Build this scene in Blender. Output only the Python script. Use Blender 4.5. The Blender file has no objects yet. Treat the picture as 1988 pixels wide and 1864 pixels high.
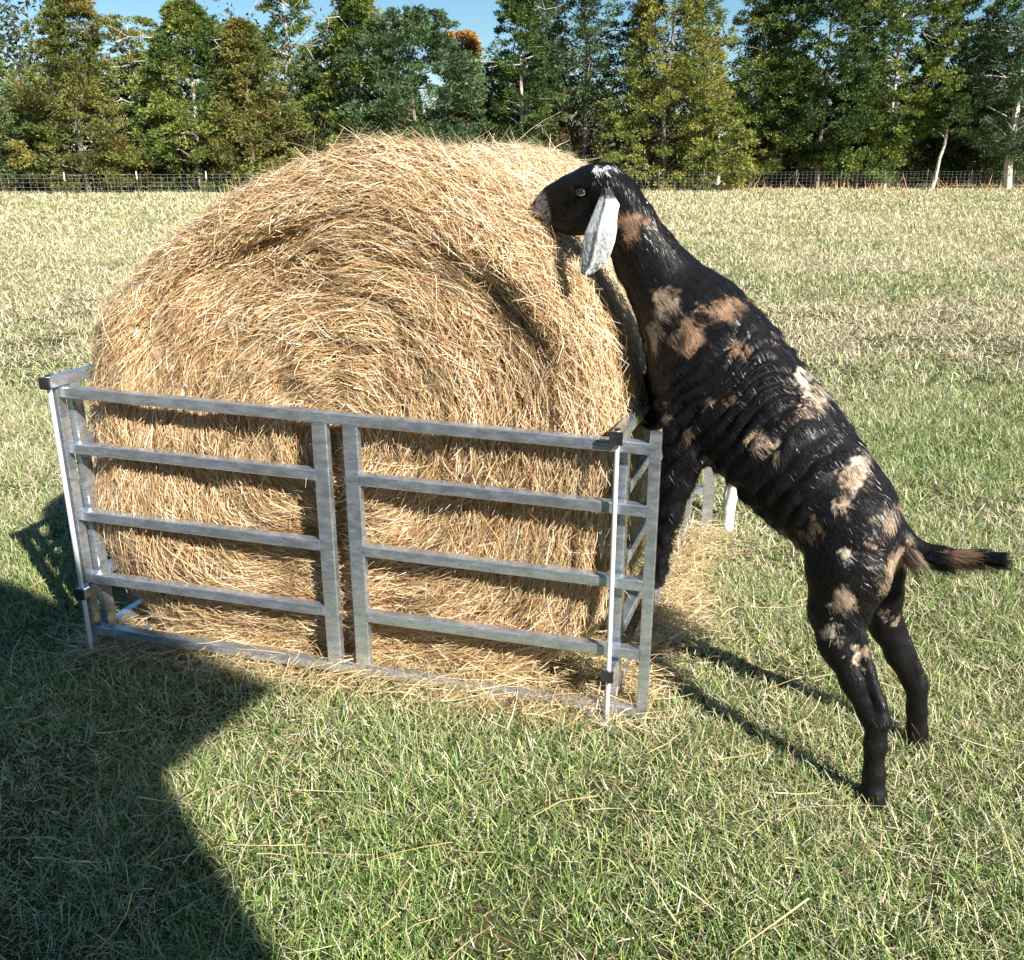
import bpy, math
import numpy as np
from math import radians, pi

# ------------------------------------------------------------------ camera, world, sun
scene = bpy.context.scene
col = scene.collection
CAM_H = 1.65
PITCH = radians(18.8)
FPX = 1808.0                      # focal length in units of the 1988-wide photograph
cam_d = bpy.data.cameras.new('camera'); cam_d.lens = 36 * FPX / 1988; cam_d.sensor_width = 36
cam_d.clip_start = 0.05; cam_d.clip_end = 3000
cam = bpy.data.objects.new('camera', cam_d); col.objects.link(cam)
cam.location = (0, 0, CAM_H); cam.rotation_euler = (pi / 2 - PITCH, 0, 0)
scene.camera = cam

SUN_DIR = np.array([.6, -.8, .70]); SUN_DIR /= np.linalg.norm(SUN_DIR)     # towards the sun
elev = math.asin(SUN_DIR[2]); azim = math.atan2(SUN_DIR[0], SUN_DIR[1])       # clockwise from +Y
world = bpy.data.worlds.new('World'); scene.world = world; world.use_nodes = True
wn = world.node_tree; wn.nodes.clear()
sky = wn.nodes.new('ShaderNodeTexSky'); sky.sky_type = 'NISHITA'; sky.sun_disc = False
sky.sun_elevation = elev; sky.sun_rotation = azim; sky.air_density = 1.0; sky.dust_density = 0.15; sky.ozone_density = 2.6
bg = wn.nodes.new('ShaderNodeBackground'); bg.inputs[1].default_value = 0.052
wo = wn.nodes.new('ShaderNodeOutputWorld')
hs = wn.nodes.new('ShaderNodeHueSaturation'); hs.inputs['Saturation'].default_value = 1.22; hs.inputs['Hue'].default_value = .492
wn.links.new(sky.outputs[0], hs.inputs['Color']); wn.links.new(hs.outputs[0], bg.inputs[0]); wn.links.new(bg.outputs[0], wo.inputs[0])
sun_d = bpy.data.lights.new('sun', 'SUN'); sun_d.energy = 5.0; sun_d.angle = radians(0.5); sun_d.color = (1.0, 0.95, 0.87)
sun = bpy.data.objects.new('sun', sun_d); col.objects.link(sun)
sun.rotation_euler = (pi / 2 - elev, 0, math.atan2(SUN_DIR[1], SUN_DIR[0]) + pi / 2)
scene.view_settings.view_transform = 'Standard'; scene.view_settings.look = 'None'
scene.view_settings.gamma = 1.0; scene.view_settings.exposure = 1.22
scene.cycles.max_bounces = 6; scene.cycles.diffuse_bounces = 3; scene.cycles.glossy_bounces = 3
scene.cycles.transmission_bounces = 3; scene.cycles.transparent_max_bounces = 4

rng = np.random.default_rng(7)

# ------------------------------------------------------------------ helpers
CT, ST = math.cos(PITCH), math.sin(PITCH)
def ray(x, y):
    u = (x - 994) / FPX; v = (932 - y) / FPX
    return np.array([u, CT + v * ST, -ST + v * CT])
def ground_at(x, y, z=0.0):
    d = ray(x, y); t = (z - CAM_H) / d[2]; return d * t + [0, 0, CAM_H]

def tag(o, label=None, cat=None, group=None, kind=None):
    if label: o['label'] = label
    if cat: o['category'] = cat
    if group: o['group'] = group
    if kind: o['kind'] = kind
    return o
def empty(name, loc=(0, 0, 0), rz=0.0):
    o = bpy.data.objects.new(name, None); col.objects.link(o)
    o.location = loc; o.rotation_euler = (0, 0, rz); o.empty_display_size = .1
    return o
def mesh_obj(name, verts, faces, mat, parent=None, colors=None, smooth=False):
    """faces: int array (n,3|4) or list of such arrays"""
    if not isinstance(faces, list): faces = [faces]
    faces = [np.asarray(f, dtype=np.int32) for f in faces if len(f)]
    verts = np.asarray(verts, dtype=np.float32).reshape(-1, 3)
    me = bpy.data.meshes.new(name)
    me.vertices.add(len(verts)); me.vertices.foreach_set('co', verts.ravel())
    loops = np.concatenate([f.ravel() for f in faces])
    tot = np.concatenate([np.full(len(f), f.shape[1], np.int32) for f in faces])
    start = np.concatenate([[0], np.cumsum(tot)[:-1]]).astype(np.int32)
    me.loops.add(len(loops)); me.loops.foreach_set('vertex_index', loops)
    me.polygons.add(len(tot)); me.polygons.foreach_set('loop_start', start)
    me.update(calc_edges=True)
    me.polygons.foreach_set('use_smooth', np.full(len(tot), bool(smooth)))
    if colors is not None:
        c = np.ones((len(verts), 4), np.float32); c[:, :3] = np.clip(colors, 0, 1)
        at = me.color_attributes.new('tint', 'FLOAT_COLOR', 'POINT'); at.data.foreach_set('color', c.ravel())
    me.materials.append(mat)
    o = bpy.data.objects.new(name, me); col.objects.link(o)
    if parent is not None: o.parent = parent
    return o

def ribbons(P, side, w, colr):
    """P (N,L,3) centre lines, side (N,L,3) unit, w (N,) width. tapering to the tip. returns verts, quads, colors"""
    N, L, _ = P.shape
    taper = np.linspace(1, .25, L)[None, :, None] if L > 2 else np.array([1, .3])[None, :, None]
    off = side * (w[:, None, None] * .5) * taper
    V = np.stack([P - off, P + off], axis=2).reshape(-1, 3)
    base = (np.arange(N) * L * 2)[:, None] + (np.arange(L - 1) * 2)[None]
    F = np.stack([base, base + 1, base + 3, base + 2], -1).reshape(-1, 4)
    return V, F, np.repeat(colr, L * 2, axis=0)
def norm(v): return v / np.maximum(np.linalg.norm(v, axis=-1, keepdims=True), 1e-9)

_lat = np.random.default_rng(99).random((32, 32, 32)).astype(np.float32)
def vnoise(P):
    P = np.asarray(P, float); i = np.floor(P).astype(int); f = P - i; f = f * f * (3 - 2 * f); i &= 31; j = (i + 1) & 31
    x0, y0, z0 = i[..., 0], i[..., 1], i[..., 2]; x1, y1, z1 = j[..., 0], j[..., 1], j[..., 2]
    fx, fy, fz = f[..., 0], f[..., 1], f[..., 2]
    def L(a, b, t): return a + (b - a) * t
    return L(L(L(_lat[x0, y0, z0], _lat[x1, y0, z0], fx), L(_lat[x0, y1, z0], _lat[x1, y1, z0], fx), fy),
             L(L(_lat[x0, y0, z1], _lat[x1, y0, z1], fx), L(_lat[x0, y1, z1], _lat[x1, y1, z1], fx), fy), fz)
def fbm(P, o=3): return sum(vnoise(np.asarray(P) * 2 ** k + 7.3 * k) * .5 ** k for k in range(o)) / sum(.5 ** k for k in range(o))

class MB:
    """collects boxes, tubes and raw meshes; build() links them as ONE mesh object"""
    def __init__(s): s.v = []; s.f4 = []; s.f3 = []; s.n = 0
    def add(s, V, F):
        V = np.asarray(V, float).reshape(-1, 3); F = np.asarray(F)
        (s.f4 if F.shape[1] == 4 else s.f3).append(F + s.n); s.v.append(V); s.n += len(V); return s
    def box(s, c, hx, hy, hz, ax=(1, 0, 0), ay=(0, 1, 0), az=(0, 0, 1), bev=0.0):
        c, ax, ay, az = map(lambda q: np.asarray(q, float), (c, ax, ay, az))
        if bev <= 0:
            V = [c + ax * hx * i + ay * hy * j + az * hz * k for i in (-1, 1) for j in (-1, 1) for k in (-1, 1)]
            return s.add(V, [[0, 1, 3, 2], [4, 6, 7, 5], [0, 4, 5, 1], [2, 3, 7, 6], [0, 2, 6, 4], [1, 5, 7, 3]])
        # profile with cut corners in (ay,az), extruded along ax
        pr = []
        for (j, k) in ((1, 1), (-1, 1), (-1, -1), (1, -1)):
            a = (j * (hy), k * (hz - bev)); b = (j * (hy - bev), k * (hz))
            pr += [a, b] if j * k > 0 else [b, a]
        V = []
        for i in (-1, 1):
            for (p, q) in pr: V.append(c + ax * hx * i + ay * p + az * q)
        n = 8; s.add(V, [[i, (i + 1) % n, (i + 1) % n + n, i + n] for i in range(n)])
        for o in (0, n):
            cc = c + ax * hx * (-1 if o == 0 else 1)
            s.add([cc] + V[o:o + n], [[0, 1 + i, 1 + (i + 1) % n] for i in range(n)])
        return s
    def tube(s, pts, rad, k=6, cap=True):
        pts = np.asarray(pts, float); rad = np.broadcast_to(np.asarray(rad, float), (len(pts),))
        T = norm(np.gradient(pts, axis=0)); ref = np.where(np.abs(T[:, 2:3]) > .9, [[1., 0, 0]], [[0, 0, 1.]])
        A = norm(np.cross(T, ref)); B = np.cross(T, A); an = np.linspace(0, 2 * pi, k, endpoint=False)
        V = pts[:, None] + rad[:, None, None] * (np.cos(an)[None, :, None] * A[:, None] + np.sin(an)[None, :, None] * B[:, None])
        L = len(pts); idx = np.arange(L * k).reshape(L, k)
        F = np.stack([idx[:-1], np.roll(idx[:-1], -1, 1), np.roll(idx[1:], -1, 1), idx[1:]], -1).reshape(-1, 4)
        s.add(V, F)
        if cap:
            for r_ in (0, L - 1):
                s.add(np.concatenate([pts[r_:r_ + 1], V[r_]]), [[0, 1 + i, 1 + (i + 1) % k] for i in range(k)])
        return s
    def build(s, name, mat, parent=None, colors=None, smooth=False):
        fs = ([np.concatenate(s.f4)] if s.f4 else []) + ([np.concatenate(s.f3)] if s.f3 else [])
        return mesh_obj(name, np.concatenate(s.v), fs, mat, parent, colors, smooth)

# ------------------------------------------------------------------ materials
def new_mat(name):
    m = bpy.data.materials.new(name); m.use_nodes = True; n = m.node_tree.nodes
    return m, m.node_tree, n['Principled BSDF']
def leaf_mat(name, rough=.5, trans=.25, spec=.3, tcol=1.0):
    m, t, b = new_mat(name)
    a = t.nodes.new('ShaderNodeVertexColor'); a.layer_name = 'tint'
    t.links.new(a.outputs[0], b.inputs['Base Color']); b.inputs['Roughness'].default_value = rough
    b.inputs['Specular IOR Level'].default_value = spec
    if trans > 0:
        tr = t.nodes.new('ShaderNodeBsdfTranslucent'); mx = t.nodes.new('ShaderNodeMixShader'); mx.inputs[0].default_value = trans
        t.links.new(a.outputs[0], tr.inputs[0]); out = t.nodes['Material Output']
        t.links.new(b.outputs[0], mx.inputs[1]); t.links.new(tr.outputs[0], mx.inputs[2]); t.links.new(mx.outputs[0], out.inputs[0])
    return m
def noise_mat(name, c1, c2, scale=5, rough=.8, spec=.3, metal=0., bump=0., detail=6, stretch=(1, 1, 1), c3=None):
    m, t, b = new_mat(name)
    tc = t.nodes.new('ShaderNodeTexCoord'); mp = t.nodes.new('ShaderNodeMapping'); mp.inputs['Scale'].default_value = stretch
    nz = t.nodes.new('ShaderNodeTexNoise'); nz.inputs['Scale'].default_value = scale; nz.inputs['Detail'].default_value = detail
    cr = t.nodes.new('ShaderNodeValToRGB'); cr.color_ramp.elements[0].position = .32; cr.color_ramp.elements[1].position = .68
    cr.color_ramp.elements[0].color = (*c1, 1); cr.color_ramp.elements[1].color = (*c2, 1)
    if c3: e = cr.color_ramp.elements.new(.5); e.color = (*c3, 1)
    t.links.new(tc.outputs['Object'], mp.inputs[0]); t.links.new(mp.outputs[0], nz.inputs[0]); t.links.new(nz.outputs[0], cr.inputs[0])
    t.links.new(cr.outputs[0], b.inputs['Base Color']); b.inputs['Roughness'].default_value = rough
    b.inputs['Specular IOR Level'].default_value = spec; b.inputs['Metallic'].default_value = metal
    if bump:
        bp = t.nodes.new('ShaderNodeBump'); bp.inputs['Strength'].default_value = bump; bp.inputs['Distance'].default_value = .02
        t.links.new(nz.outputs[0], bp.inputs['Height']); t.links.new(bp.outputs[0], b.inputs['Normal'])
    return m
M = {}
M['grass'] = leaf_mat('grass_blade', .42, .2, .4)
M['straw'] = leaf_mat('straw', .42, .12, .45)
M['leaf'] = leaf_mat('tree_leaf', .55, .18, .25)
M['bark'] = noise_mat('bark', (.10, .08, .06), (.28, .24, .2), 3, .9, .2, bump=.6, stretch=(3, 3, .6))
M['pale_bark'] = noise_mat('pale_bark', (.28, .24, .2), (.62, .57, .5), 4, .85, .2, bump=.5, stretch=(3, 3, .6))
M['black'] = noise_mat('black_plastic', (.012, .012, .013), (.03, .03, .032), 30, .4, .5)
M['core'] = noise_mat('packed_hay', (.03, .016, .006), (.13, .075, .03), 25, .95, .1, bump=.8)  # dark brown puts the shade of gaps between stalks into the colour
M['roofing'] = noise_mat('roof_sheet', (.3, .3, .3), (.4, .4, .4), 2, .6, .3)
M['timber'] = noise_mat('timber', (.2, .13, .07), (.32, .22, .13), 4, .8, .2)
M['wire'] = noise_mat('galvanised_wire', (.42, .43, .44), (.6, .61, .62), 2, .5, .5, metal=.3)
M['post_green'] = noise_mat('painted_post', (.04, .07, .04), (.07, .10, .07), 4, .6, .3)
M['post_white'] = noise_mat('white_paint', (.6, .6, .57), (.8, .8, .78), 4, .6, .3)

def metal_mat():
    m, t, b = new_mat('aluminium')
    tc = t.nodes.new('ShaderNodeTexCoord')
    n1 = t.nodes.new('ShaderNodeTexNoise'); n1.inputs['Scale'].default_value = 16; n1.inputs['Detail'].default_value = 8; n1.inputs['Roughness'].default_value = .7
    mp = t.nodes.new('ShaderNodeMapping'); mp.inputs['Scale'].default_value = (1, 1, 3)
    t.links.new(tc.outputs['Object'], mp.inputs[0]); t.links.new(mp.outputs[0], n1.inputs[0])
    r1 = t.nodes.new('ShaderNodeMapRange'); r1.inputs[1].default_value = .3; r1.inputs[2].default_value = .7; r1.inputs[3].default_value = .16; r1.inputs[4].default_value = .36
    t.links.new(n1.outputs[0], r1.inputs[0]); t.links.new(r1.outputs[0], b.inputs['Roughness'])
    cr = t.nodes.new('ShaderNodeValToRGB'); cr.color_ramp.elements[0].position = .36; cr.color_ramp.elements[1].position = .62
    cr.color_ramp.elements[0].color = (.44, .48, .54, 1); cr.color_ramp.elements[1].color = (.66, .71, .79, 1)
    t.links.new(n1.outputs[0], cr.inputs[0]); t.links.new(cr.outputs[0], b.inputs['Base Color'])
    b.inputs['Metallic'].default_value = .85
    bp = t.nodes.new('ShaderNodeBump'); bp.inputs['Strength'].default_value = .08; bp.inputs['Distance'].default_value = .01
    t.links.new(n1.outputs[0], bp.inputs['Height']); t.links.new(bp.outputs[0], b.inputs['Normal'])
    return m
M['metal'] = metal_mat()
M['zinc_rod'] = noise_mat('zinc_rod', (.72, .73, .75), (.86, .87, .88), 12, .35, .6, metal=.35)

# ------------------------------------------------------------------ ground
def ground():
    m, t, b = new_mat('pasture_soil')
    tc = t.nodes.new('ShaderNodeTexCoord')
    n1 = t.nodes.new('ShaderNodeTexNoise'); n1.inputs['Scale'].default_value = 1.1; n1.inputs['Detail'].default_value = 12; n1.inputs['Roughness'].default_value = .75
    n2 = t.nodes.new('ShaderNodeTexNoise'); n2.inputs['Scale'].default_value = .35; n2.inputs['Detail'].default_value = 5
    for n in (n1, n2): t.links.new(tc.outputs['Object'], n.inputs[0])
    cr = t.nodes.new('ShaderNodeValToRGB'); cr.color_ramp.elements[0].position = .38; cr.color_ramp.elements[1].position = .66
    cr.color_ramp.elements[0].color = (.022, .028, .010, 1); cr.color_ramp.elements[1].color = (.10, .085, .04, 1)
    t.links.new(n1.outputs[0], cr.inputs[0])
    # pasture far away: the dry top of the sward
    cr2 = t.nodes.new('ShaderNodeValToRGB'); cr2.color_ramp.elements[0].position = .36; cr2.color_ramp.elements[1].position = .62
    cr2.color_ramp.elements[0].color = (.17, .15, .06, 1); cr2.color_ramp.elements[1].color = (.42, .36, .2, 1)
    t.links.new(n1.outputs[0], cr2.inputs[0])
    sp = t.nodes.new('ShaderNodeSeparateXYZ'); t.links.new(tc.outputs['Object'], sp.inputs[0])
    mr = t.nodes.new('ShaderNodeMapRange'); mr.inputs[1].default_value = 9; mr.inputs[2].default_value = 26
    t.links.new(sp.outputs[1], mr.inputs[0])
    mx = t.nodes.new('ShaderNodeMix'); mx.data_type = 'RGBA'
    t.links.new(mr.outputs[0], mx.inputs[0]); t.links.new(cr.outputs[0], mx.inputs[6]); t.links.new(cr2.outputs[0], mx.inputs[7])
    t.links.new(mx.outputs[2], b.inputs['Base Color']); b.inputs['Roughness'].default_value = .95; b.inputs['Specular IOR Level'].default_value = .1
    g = 900.
    xs = np.array([-g, -60, -20, -6, -2, 0, 2, 6, 20, 60, g]); ys = np.array([-g, -20, 0, 2, 4, 8, 20, 45, 80, g])
    X, Y = np.meshgrid(xs, ys); V = np.stack([X, Y, 0 * X], -1).reshape(-1, 3); idx = np.arange(V.shape[0]).reshape(X.shape)
    F = np.stack([idx[:-1, :-1], idx[:-1, 1:], idx[1:, 1:], idx[1:, :-1]], -1).reshape(-1, 4)
    tag(mesh_obj('ground', V, F, m), kind='structure')
ground()

GREEN = np.array([[.060, .13, .028], [.16, .26, .06], [.36, .46, .14]]); TAN = np.array([[.56, .50, .31], [.72, .66, .46], [.38, .32, .17]])
def tan_fraction(x, y):
    n = fbm(np.stack([x * .55, y * .55, 0 * x], -1), 3); n2 = fbm(np.stack([x * .09, y * .05, 0 * x + 4], -1), 2)
    base = np.interp(y, [1, 3, 5, 8, 14, 40], [.36, .46, .64, .78, .84, .88])
    base = base + .1 * np.clip(1 - np.abs(x) / 2, 0, 1) * (y < 6) * 0
    return np.clip(base + (n - .5) * 1.2 + (n2 - .5) * .35, .04, .97)
def grass():
    parts_v, parts_f, parts_c = [], [], []; off = 0
    def emit(n, y0, y1, L, wfun, lfun, p=1.0):
        nonlocal off
        # pdf of y proportional to (.6y+1.2) * density(y) with density ~ 1/(w*l)
        g = np.linspace(y0, y1, 400); pdf = (.6 * g + 1.2) / (wfun(g) * lfun(g)); c = np.cumsum(pdf); c /= c[-1]
        y = np.interp(rng.random(n), c, g); x = (rng.random(n) * 2 - 1) * (.6 * y + 1.2)
        cl = fbm(np.stack([x * 3.2, y * 3.2, 0 * x + 2], -1), 2)
        keep = rng.random(n) < np.clip(.6 + (cl - .3) * 2.0, .5, 1); x, y, cl = x[keep], y[keep], cl[keep]; n = len(x)
        w = wfun(y) * rng.uniform(.6, 1.3, n); ln = lfun(y) * rng.uniform(.45, 1.35, n) * (.6 + cl * .8)
        tf = tan_fraction(x, y); dry = rng.random(n) < tf
        az = rng.random(n) * 2 * pi; lean = np.clip(rng.normal(.75, .4, n), .05, 1.45); lean = np.where(dry, lean + .2, lean)
        curl = rng.uniform(.2, 1.1, n); hd = np.stack([np.cos(az), np.sin(az), 0 * az], -1)
        ts = np.linspace(0, 1, L); P = np.zeros((n, L, 3)); P[:, 0] = np.stack([x, y, -.004 + 0 * x], -1)
        for i in range(1, L):
            ang = np.clip(lean + curl * (ts[i] - .4), 0, 1.75); stp = (ln / (L - 1))[:, None]
            P[:, i] = P[:, i - 1] + stp * (hd * np.sin(ang)[:, None] + np.array([0, 0, 1.]) * np.cos(ang)[:, None])
        P[:, :, 2] = np.maximum(P[:, :, 2], .002)
        ta = az + pi / 2 + rng.normal(0, .5, n); sd = np.stack([np.cos(ta), np.sin(ta), rng.normal(0, .35, n)], -1); sd = norm(sd)
        side = np.repeat(sd[:, None], L, 1)
        cg = GREEN[rng.integers(0, 3, n)] * rng.uniform(.7, 1.25, (n, 1)); ct = TAN[rng.integers(0, 3, n)] * rng.uniform(.75, 1.2, (n, 1))
        cc = np.where(dry[:, None], ct, cg)
        V, F, C = ribbons(P, side, w, cc)
        # dry tips on green blades
        tip = (rng.random(n) < .35 * (~dry)); C = C.reshape(n, L, 2, 3); C[tip, -1] = ct[tip][:, None] * .9; C = C.reshape(-1, 3)
        parts_v.append(V); parts_f.append(F + off); parts_c.append(C); off += len(V)
    emit(680000, .95, 7, 4, lambda y: np.interp(y, [1, 3, 7], [.0032, .0040, .0058]), lambda y: np.interp(y, [1, 7], [.052, .064]))
    emit(330000, 7, 22, 3, lambda y: .0010 * y, lambda y: .062 + .0022 * y)
    emit(230000, 22, 66, 3, lambda y: .0012 * y, lambda y: .10 + .0012 * y)
    o = mesh_obj('grass', np.concatenate(parts_v), np.concatenate(parts_f), M['grass'], None, np.concatenate(parts_c))
    tag(o, 'short pasture grass, green near the feeder and dry tan towards the fence', 'grass', kind='stuff')
grass()

# ------------------------------------------------------------------ bale feeder
BL = np.array([-1.464, 2.930, 0]); BR = np.array([.409, 2.511, 0])
EX = (BR - BL) / np.linalg.norm(BR - BL); EN = np.array([-EX[1], EX[0], 0]); UP = np.array([0, 0, 1.])
FW = 1.915; TILT = -.036
SX = norm(np.array([.893 - .409, 3.916 - 2.511, 0])); SN = np.array([-SX[1], SX[0], 0])
HT = .0175
def bar(name, parent, p, q, hw=HT, hd=HT, up=UP, mat='metal'):
    p, q = np.asarray(p, float), np.asarray(q, float); d = q - p; L = np.linalg.norm(d); d /= L
    s = norm(np.cross(up, d)) if abs(np.dot(up, d)) < .99 else EX; u = np.cross(d, s)
    return MB().box((p + q) / 2, L / 2, hw, hd, d, s, u, bev=.003).build(name, M[mat], parent)
feeder = empty('hay_feeder', tuple((BL + BR) / 2))
tag(feeder, 'aluminium square-tube panel feeder pinned together around the round bale', 'hay feeder')
def local(P): return np.asarray(P, float) - (BL + BR) / 2
def F(s, z, n=0.0, tilt=True):            # front panel frame to feeder-local
    return local(BL + EX * s + EN * n + UP * (z + (TILT * s if tilt else 0)))
front = empty('panel'); front.parent = feeder; front['label'] = 'front panel with two middle uprights'
RZ = [.957, .770, .535, .305, .103]
def post_up(parent, base, ztop, dirx, diry, zbot=-.02, name='upright', hx=HT, hy=.021):
    b = np.asarray(base, float)
    c = b + UP * (ztop + zbot) / 2
    return MB().box(c, (ztop - zbot) / 2, hx, hy, UP, dirx, diry, bev=.003).build(name, M['metal'], parent)
st_w = .024
post_up(front, F(.0, 0, 0, False), .972, EX, EN, hx=.014, hy=.02)
post_up(front, F(1.915, 0, 0, False), .935, EX, EN, hx=.0165, hy=.018)
for k, z in enumerate(RZ):
    if k in (0, 4): bar('rail', front, F(.0145, z), F(1.898, z))
    else:
        bar('rail', front, F(.0145, z), F(.9035 - st_w, z)); bar('rail', front, F(1.003 + st_w, z), F(1.898, z))
for s_ in (.9035, 1.003):
    zt = RZ[0] + TILT * s_ - HT; zb = RZ[4] + TILT * s_ + HT
    post_up(front, F(s_, 0, 0, False), zt, EX, EN, zbot=zb, hx=st_w, hy=HT - .002)
# weld beads where the middle uprights meet the rails
def side_panel(name_label, s0, ext, Lp, mids, dirv, nrm, zoff, brk_z):
    pan = empty('panel'); pan.parent = feeder; pan['label'] = name_label
    o = BL + EX * s0; zt = RZ[0] + TILT * s0 + 2 * HT + .001
    def G(u, z): return local(o + dirv * u + UP * z)
    bar('rail', pan, G(-ext, zt), G(Lp, zt))                                # top rail lies over the front panel's top rail
    mb = MB().box(G(-ext - .004, zt), .0045, HT + .0012, HT + .0012, dirv, nrm, UP); mb.build('end_cap', M['black'], pan)
    post_up(pan, G(.055, 0), zt - HT, dirv, nrm, zbot=.02, hx=.022, hy=HT - .002)
    for z in (.735, .50, .27, .06): bar('rail', pan, G(.077, z + zoff), G(Lp - .022, z + zoff))
    post_up(pan, G(Lp, 0), zt - HT, dirv, nrm, zbot=-.02, hx=.022, hy=HT - .002)
    for u in mids: post_up(pan, G(u, 0), zt - HT, dirv, nrm, zbot=.0625 + zoff + .016, hx=.022, hy=HT - .002)
    bar('bracket', pan, G(-ext + .0, brk_z), G(.033, brk_z)); MB().box(G(-ext - .004, brk_z), .0045, HT + .0012, HT + .0012, dirv, nrm, UP).build('end_cap', M['black'], pan)
    # the drop pin: head above the rail, shaft down in front of the rails
    rod = MB(); top = zt + HT + .003; bot = .0 if s0 > 1 else .045
    rp = local(o - dirv * (ext - .012 if s0 > 1 else ext - .012))
    rod.tube([rp + UP * (top), rp + UP * bot], .0075, 10)
    r = rod.build('drop_pin', M['zinc_rod'], pan, smooth=False)
    MB().tube([rp + UP * (top - .001), rp + UP * (top + .004)], .009, 8).build('pin_head', M['black'], r)
    return pan
side_panel('right side panel the goat leans over', 1.815, .055, 1.50, (.66, .76), SX, SN, 0.0, .177)
side_panel('left side panel behind the bale', .012, .055, 1.50, (.66, .76), norm(SX * .9 + EN * .1), SN, .03, .262)
rear = empty('panel'); rear.parent = feeder; rear['label'] = 'rear panel behind the bale'
RA = local(BL + SX * 1.50 + EX * .03); RB = local(BR + SX * 1.53 - EX * .02)
rd = norm(RB - RA)
for z in (.90, .72, .49, .25, .06): bar('rail', rear, RA + rd * .025 + UP * z, RB - rd * .025 + UP * z)
for q in (RA, RB, (RA + RB) / 2 - rd * .05, (RA + RB) / 2 + rd * .05):
    if q is RA or q is RB: post_up(rear, q, .94, rd, np.cross(UP, rd), hx=.024, hy=HT + .002)
    else: post_up(rear, q, .90 - HT, rd, np.cross(UP, rd), zbot=.08, hx=.022, hy=HT - .002)
# small foot plate at the front right corner
mb = MB(); a = BR - EX * .21 - EN * .0 + UP * .035; b_ = BR - EX * .06 - EN * .10 + UP * .005
bar('foot_plate', front, local(a), local(b_), .017, .003)
a = BL + EX * .16 + EN * .08 + UP * .09; b_ = BL + EX * .05 - EN * .0 + UP * .005
bar('foot_plate', front, local(a), local(b_), .017, .003)

# ------------------------------------------------------------------ hay bale
BC = BL + EX * .915 + EN * .078; AX = norm(np.array([.335, .942, 0])); AU = EX
R0, RC, BLEN, ZC = .835, .125, 1.40, .835
def bale_pt(th, s, lift=0.0):
    """th angle (0 right, pi/2 up); s arc length from the face centre over the rim and along the flank"""
    th, s = np.broadcast_arrays(np.asarray(th, float), np.asarray(s, float))
    Rr = R0 * (1 + .012 * np.sin(2 * th + .6) + .010 * np.sin(5 * th + 1) + .02 * np.exp(-((th - 1.25) / .25) ** 2))
    s1 = R0 - RC; ca = RC * pi / 2; S1 = s1 + ca
    phi = np.clip((s - s1) / RC, 0, pi / 2)
    fr = np.clip(s / s1, 0, 1)
    rr = np.where(s < s1, s, s1 + RC * np.sin(phi)) / R0 * Rr
    vv = np.where(s < s1, 0, RC * (1 - np.cos(phi))) + np.clip(s - S1, 0, None)
    up = np.clip(np.sin(th) * .5 + .5, 0, 1)
    # face: swells low down, is hollow under an overhanging lip in the upper half
    lipr = .655 + .035 * np.sin(th * 3 + .5) + .03 * (vnoise(np.stack([th * 3, 0 * th, 0 * th + 3], -1)) - .5)
    lipw = np.clip((np.sin(th - .10) - .05) * 2.2, 0, 1) * (.45 + 1.0 * vnoise(np.stack([th * 2.2, 0 * th, 0 * th + 8], -1)))
    hollow = .05 * lipw * (1 / (1 + np.exp((s - lipr) / .02))) * (.18 + .82 * np.clip(s / lipr, 0, 1) ** 2.5)
    lip = -.018 * lipw * np.exp(-((s - lipr - .07) / .055) ** 2)
    # a second, lower terrace in the right half
    l2 = .46 + .03 * np.sin(th * 4); w2 = np.clip(np.sin(th + .7) * 1.5 - .5, 0, 1)
    hollow2 = .014 * w2 / (1 + np.exp((s - l2) / .012)) * np.clip(s / l2, 0, 1) ** 2
    lean = .10 * np.clip(np.sin(th), 0, 1) * fr ** 2         # face leans back towards the top
    cx, cz = np.cos(th), np.sin(th); pw = np.where(cz < 0, 4.6, np.where(cx < 0, 1.78, 1.98)); sx = np.where(cx < 0, 1.085, 1.045)
    sup = (np.abs(cx / sx) ** pw + np.abs(cz) ** pw) ** (-1 / pw); k_ = 1 + (sup - 1) * np.clip(rr / .8, 0, 1) ** 1.5
    X = rr * k_ * cx; Z = rr * k_ * cz
    q = np.stack([th * 1.6, s * 26, 0 * th], -1); rings = (vnoise(q) - .5) * .040 + (vnoise(np.stack([th * 4, s * 9, 0 * th + 5], -1)) - .5) * .05
    rings = rings * np.clip(s / .2, 0.2, 1)
    v = vv + hollow + hollow2 + lip + lean
    Z = np.where(Z < -.80, -.80 + (Z + .80) * .3, Z)
    # local normal in the (r,v) profile
    nr = np.where(s < s1, 0, np.sin(phi)); nv = -np.where(s < s1, 1, np.cos(phi))
    d = rings + lift
    X = X + np.cos(th) * nr * d; Z = Z + np.sin(th) * nr * d; v = v + nv * d
    return BC + X[..., None] * AU + v[..., None] * AX + (Z + ZC)[..., None] * UP
bale = empty('hay_bale', tuple(BC)); tag(bale, 'large round golden hay bale inside the metal feeder', 'hay bale')
STOT = R0 - RC + RC * pi / 2 + BLEN - RC
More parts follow.
